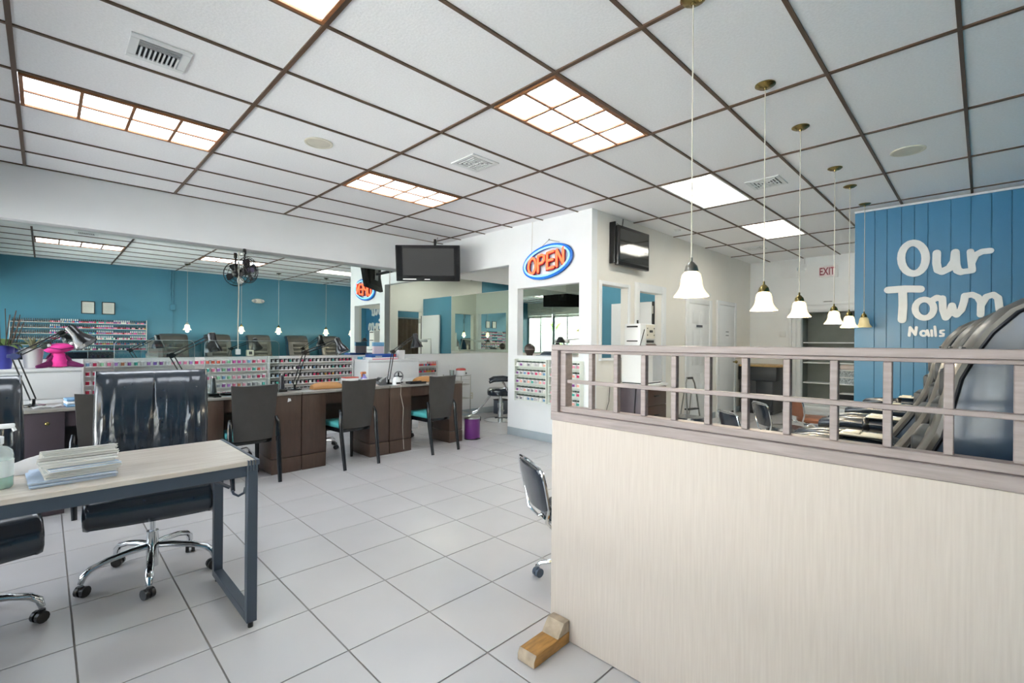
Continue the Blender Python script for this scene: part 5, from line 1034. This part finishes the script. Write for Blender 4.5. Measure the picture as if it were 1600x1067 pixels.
# low stools with chrome frames
def pedi_stool(lab, loc, rz, seat_m=LEATHER, back=True):
    t = thing('pedicure_stool', lab, 'stool', loc, rz, 'low pedicure stools on casters')
    part('seat', lambda b: b.lathe([(.01, .385), (.17, .385), (.20, .40), (.205, .43), (.18, .455), (.01, .462)], 24), seat_m, t)
    part('seat_ring', lambda b: b.tube([(.203 * math.cos(2 * PI * k / 24), .203 * math.sin(2 * PI * k / 24), .392) for k in range(24)], .009, 6, True), CHROME, t)
    # back: padded panel held in a chrome hoop, local -y
    yb = lambda z: -.235 - (z - .45) * .22
    if back: part('backrest', lambda b: b.rings([[Vector((hw * math.cos(a), yb(z) + .03 * math.sin(a), z)) for a in [2 * PI * k / 16 for k in range(16)]] for hw, z in ((.13, .47), (.155, .485), (.17, .56), (.175, .64), (.165, .685), (.14, .70))]), seat_m, t)
    hp = [(-.09, .0, .375), (-.10, -.20, .372), (-.14, -.245, .42), (-.178, yb(.50), .50), (-.190, yb(.62), .62), (-.182, yb(.69), .69), (-.15, yb(.713), .713), (0, yb(.718), .718)]
    if back: part('chrome_hoop', lambda b: b.tube(hp + [(-x, y, z) for x, y, z in hp[-2::-1]], .0095, 8), CHROME, t)
    part('gas_post', lambda b: (b.cyl((0, 0, .07), (0, 0, .25), .026), b.cyl((0, 0, .25), (0, 0, .384), .014)), CHROME, t)
    for k in range(5):
        a = 2 * PI * k / 5 + .35; c, s = math.cos(a), math.sin(a)
        lg = part('base_leg', lambda b: b.tube([(.02 * c, .02 * s, .115), (.12 * c, .12 * s, .11), (.21 * c, .21 * s, .088), (.235 * c, .235 * s, .062)], [.017, .015, .013, .011], 8), CHROME, t)
        part('caster', caster_fn((.235 * c, .235 * s, .0005), .026, .022, a + .9), mat('grey_caster', '#4b5766', .35), lg)
    return t
pedi_stool('black stool with chrome hoop back, half hidden by the partition edge', (2.165, 1.635, 0), math.radians(243))
pedi_stool('black stool with chrome hoop back, seen low through the lattice centre', (4.92, 1.56, 0), math.radians(228))
pedi_stool('black stool with chrome hoop back, standing tallest behind the lattice', (5.88, 1.55, 0), math.radians(222))
pedi_stool('black low stool whose round seat shows near the step ladder', (5.75, 2.62, 0), 0, LEATHER, False)
pedi_stool('brown leather stool with padded back in front of the alcove', (6.93, 1.50, 0), math.radians(225), mat('chestnut_leather', '#85543b', .4, noise=.15))
# ------------------------------------------------------------------ facial machine on its cabinet
t = thing('drawer_cabinet', 'dark brown three-drawer cabinet with white top under the facial machine', 'cabinet', (0, 0, 0))
part('carcass', lambda b: b.box(5.50, 6.08, 3.10, 3.49, .004, .80, .003), DARKWOOD, t)
part('side_panel', lambda b: b.box(5.485, 5.4995, 3.095, 3.49, .004, .80, .002), MAUVEWOOD, t)
part('white_top', lambda b: b.box(5.47, 6.10, 3.07, 3.50, .8005, .835, .004), TRIMW, t)
for k in range(3):
    dr = part('drawer', lambda b: b.box(5.51, 6.07, 3.078, 3.0995, .04 + .253 * k, .04 + .253 * k + .247, .003), DARKWOOD, t)
    part('handle', lambda b: (b.box(5.72, 5.86, 3.052, 3.06, .16 + .253 * k, .178 + .253 * k, .003), b.box(5.73, 5.745, 3.06, 3.0775, .162 + .253 * k, .176 + .253 * k), b.box(5.835, 5.85, 3.06, 3.0775, .162 + .253 * k, .176 + .253 * k)), BLKPL, dr)
part('cable', lambda b: b.tube([(5.478, 3.2, .80), (5.474, 3.22, .5), (5.476, 3.2, .3), (5.46, 3.26, .02)], .006, 6), BLKPL, t)
t = thing('facial_machine', 'tall white facial treatment machine with black knobs on the drawer cabinet', 'machine', (0, 0, .8355))
IV = mat('ivory_machine', '#e2ddcf', .4)
part('lower_box', lambda b: b.box(5.54, 6.04, 3.13, 3.46, .012, .42, .01), WPLAST, t)
part('door_panel', lambda b: b.box(5.78, 6.02, 3.1245, 3.1295, .03, .39, .003, 1), mat('pale_grey_door', '#c9cdd3', .25), t)
part('side_panel', lambda b: b.box(5.534, 5.5395, 3.15, 3.44, .03, .40, .003, 1), WPLAST, t)
part('dark_base', lambda b: b.box(5.55, 6.03, 3.14, 3.45, .0, .0115), BLKPL, t)
part('upper_box', lambda b: b.box(5.58, 5.98, 3.20, 3.44, .4205, .80, .01), WPLAST, t)
part('control_face', lambda b: b.box(5.72, 5.95, 3.19, 3.1995, .60, .79, .003, 1), IV, t)
for x in (5.82, 5.86): part('knob', lambda b: b.cyl((x, 3.18, .70), (x, 3.1895, .70), .017), BLKPL, t)
for x, z in ((5.745, .74), (5.745, .65), (5.925, .74), (5.925, .65)): part('switch', lambda b: b.cyl((x, 3.184, z), (x, 3.1895, z), .008, seg=8), BLKPL, t)
part('vent_slot', lambda b: (b.box(5.572, 5.5795, 3.24, 3.40, .75, .77), b.box(5.572, 5.5795, 3.24, 3.40, .56, .575), b.box(5.74, 5.93, 3.192, 3.1995, .545, .58)), DARKGAP, t)
part('tool_tray', lambda b: b.poly([(3.08, .43), (3.195, .43), (3.195, .53), (3.10, .45)], 5.72, 5.97, 'x'), mat('brown_tool_tray', '#5a3d31', .4), t)
part('tool', lambda b: b.tube([(5.76, 3.12, .49), (5.92, 3.13, .50)], .01), WPLAST, t)
part('hose_arm', lambda b: (b.tube([(5.53, 3.2, .43), (5.50, 3.16, .50), (5.545, 3.12, .72)], .005), b.ball((5.49, 3.17, .46), .025, 8)), BLKPL, t)
part('finial', lambda b: b.cyl((5.68, 3.3, .80), (5.68, 3.3, .85), .012), BLKPL, t)
t = thing('power_cord', 'loose black cord hanging on the white wall below the pass-through', 'cord', (5.3, 3.515, 0)); part('wire', lambda b: b.tube([(.05, -.004, .85), (.02, -.006, .6), (-.1, -.006, .35), (-.2, -.01, .05)], .004, 6), BLKPL, t)
# step ladder
t = thing('step_ladder', 'folded aluminium step ladder leaning by the panelled door', 'ladder', (7.35, 3.28, 0), math.radians(-12))
part('front_rail', lambda b: b.tube([(-.17, -.05, .012), (-.13, .02, .55), (-.11, .045, .74), (-.07, .055, .82), (.07, .055, .82), (.11, .045, .74), (.13, .02, .55), (.17, -.05, .012)], .012, 8), STEEL, t)
part('platform', lambda b: b.box(-.12, .12, -.02, .12, .60, .625, .005), mat('dark_grey_tread', '#3d4043', .5), t)
part('tread', lambda b: b.box(-.135, .135, -.03, .05, .32, .34, .004), mat('dark_grey_tread', '#3d4043', .5), t)
for s in (-1, 1): part('rear_leg', lambda b: b.tube([(s * .09, .09, .60), (s * .12, .17, .012)], .010, 8), STEEL, t)
part('handle_grip', lambda b: b.tube([(-.07, .055, .82), (.07, .055, .82)], .017, 8), mat('dark_grey_tread', '#3d4043', .5), t)
part('rubber_foot', lambda b: [b.cyl((x, y, .0), (x, y, .03), .018, seg=8) for x, y in ((-.17, -.052), (.17, -.052), (-.12, .17), (.12, .17))], BLKPL, t)
# black cabinet with oak top in the back corner
GRAPH = mat('graphite_laminate', '#2c3034', .4); OAKT = mat('oak_counter', '#b0905c', .4, noise=.12, stretch=(1, 6, 6))
t = thing('storage_cabinet', 'black two-door cabinet with rounded oak top in the back corner', 'cabinet', (0, 0, 0))
part('carcass', lambda b: b.box(9.98, 10.66, 2.86, 3.47, .06, .66), GRAPH, t)
part('upper_box', lambda b: b.box(9.93, 10.68, 2.80, 3.49, .6605, .93, .004), GRAPH, t)
part('counter', lambda b: b.poly([(9.90, 2.80), (9.98, 2.74), (10.2, 2.71), (10.67, 2.74), (10.67, 3.49), (9.94, 3.49), (9.90, 3.45)], .9305, .965, 'z', .006), OAKT, t)
for y0, y1 in ((2.87, 3.16), (3.17, 3.46)): part('door', lambda b: b.box(9.962, 9.9795, y0, y1, .075, .65, .003), GRAPH, t)
part('plinth', lambda b: b.box(10.0, 10.64, 2.88, 3.46, .0, .0595), BLKPL, t)
# alcove shelves and what is on them
t = thing('wall_shelf', 'thin white shelf boards across the grey alcove', 'shelf', (XB, 0, 0))
for z in (.60, 1.0, 1.40): part('board', lambda b: b.box(.14, .49, 1.205, 2.565, z, z + .022, .002, 1), TRIMW, t)
part('bottom_board', lambda b: b.box(.13, .49, 1.205, 2.565, .171, .195, .002, 1), TRIMW, t)
BD = mat('blue_dotted_box', '#2f5f88', .5, noise=.9, scale=60, sub='#d9e4ea')
zz = .6225
for k, (h_, m, lab) in enumerate(((.085, mat('charcoal_towel', '#2a2c30', .9), 'charcoal folded towel at the bottom of the alcove pile'), (.085, mat('charcoal_towel', '#2a2c30', .9), 'charcoal folded towel second in the alcove pile'))):
    t = thing('folded_towel', lab, 'towel', (XB + .3, 1.80, .1955 + k * .125), 0, 'folded towels in the alcove')
    part('fold', lambda b: b.box(-.14, .14, -.17, .17, 0, .095, .02), m, t); part('white_fold', lambda b: b.box(-.13, .13, -.16, .16, .0955, .122, .008), WPLAST, t)
for k in range(2):
    t = thing('storage_box', 'blue dotted box in the alcove, %s of the two' % ('lower' if k == 0 else 'upper'), 'box', (XB + .3, 1.80, .6225 + k * .137), 0, 'dotted boxes in the alcove')
    part('box', lambda b: b.box(-.14, .14, -.17, .17, 0, .11, .004), BD, t); part('lid', lambda b: b.box(-.145, .145, -.175, .175, .1105, .136, .004), WPLAST, t)
t = thing('folded_towel', 'cream folded blanket on top of the dotted boxes', 'towel', (XB + .3, 1.80, .8970)); part('fold', lambda b: b.box(-.13, .13, -.16, .16, 0, .095, .03, 3), mat('cream_towel', '#e3d6cf', .9, bump=.4), t)
# ------------------------------------------------------------------ teal wall, seen in the mirror
for x, s, lab in ((1.035, 1, 'framed certificate on the teal wall, the one nearer the storefront'.replace('nearer the storefront', 'nearer the lattice')), (.69, 1, 'framed certificate on the teal wall, the one nearer the storefront')):
    t = thing('picture_frame', lab, 'picture', (x, YR + .001, 2.085), PI, 'framed certificates on the teal wall')
    part('frame', lambda b: (b.box(-.115, .115, -.024, -.001, .125, .14, .002, 1), b.box(-.115, .115, -.024, -.001, -.14, -.125, .002, 1), b.box(-.115, -.10, -.024, -.001, -.1245, .1245, .002, 1), b.box(.10, .115, -.024, -.001, -.1245, .1245, .002, 1)), BLKPL, t)
    part('certificate', lambda b: b.box(-.0995, .0995, -.012, -.003, -.1245, .1245), mat('certificate_paper', '#e3e1da', .5), t, smooth=False)
    part('print_line', lambda b: [b.box(-.07, .07 - .01 * (q % 3), -.0128, -.0122, .09 - .022 * q, .093 - .022 * q) for q in range(9)], mat('faint_print', '#a9a8a4', .6), t, smooth=False)
t = thing('conduit', 'teal painted conduit with outlet box on the teal wall', 'conduit', (2.24, YR, 0))
part('pipe', lambda b: (b.cyl((.0, .016, 2.25), (0, .016, CZ - .02), .012), b.tube([(-.05, .016, CZ - .02), (-.06, .018, 2.7), (-.04, .018, 2.3)], .010), b.cyl((0, .012, .3), (0, .012, 2.11), .008)), TEAL, t)
part('outlet_box', lambda b: b.box(-.06, .05, .002, .06, 2.11, 2.25, .006), TEAL, t)
t = thing('emergency_light', 'oval ivory emergency light high on the teal wall', 'light', (4.15, YR + .001, 2.46), PI)
part('housing', lambda b: b.rings([[Vector((rx * math.cos(2 * PI * k / 24), y, rz * math.sin(2 * PI * k / 24))) for k in range(24)] for rx, rz, y in ((.16, .06, 0), (.165, .065, -.02), (.15, .055, -.06), (.02, .01, -.07))]), mat('ivory_plastic', '#dad5c6', .5), t)
for s in (-1, 1): part('lamp_eye', lambda b: b.lathe([(.005, .075), (.035, .073), (.04, .055), (.03, .05)], 14, c=(s * .09, 0, 0), M=Matrix.Rotation(PI / 2, 4, 'X')), mat('lamp_reflector_silver', '#cfd2d4', .25, .6), t)
t = thing('waiting_chair', 'black waiting chair with straight padded back below the bottle rack', 'chair', (.80, .02, 0))
part('backrest', lambda b: b.box(-.33, .33, -.26, -.20, .55, 1.10, .03, 3), LEATHER, t)
part('seat', lambda b: b.box(-.30, .30, -.19, .12, .42, .50, .03, 3), LEATHER, t)
for sx in (-1, 1):
    for y in (-.23, .08): part('leg', lambda b: b.cyl((sx * .27, y, 0), (sx * .27, y, .419 if y > 0 else .56), .013, seg=8), CHROME, t)
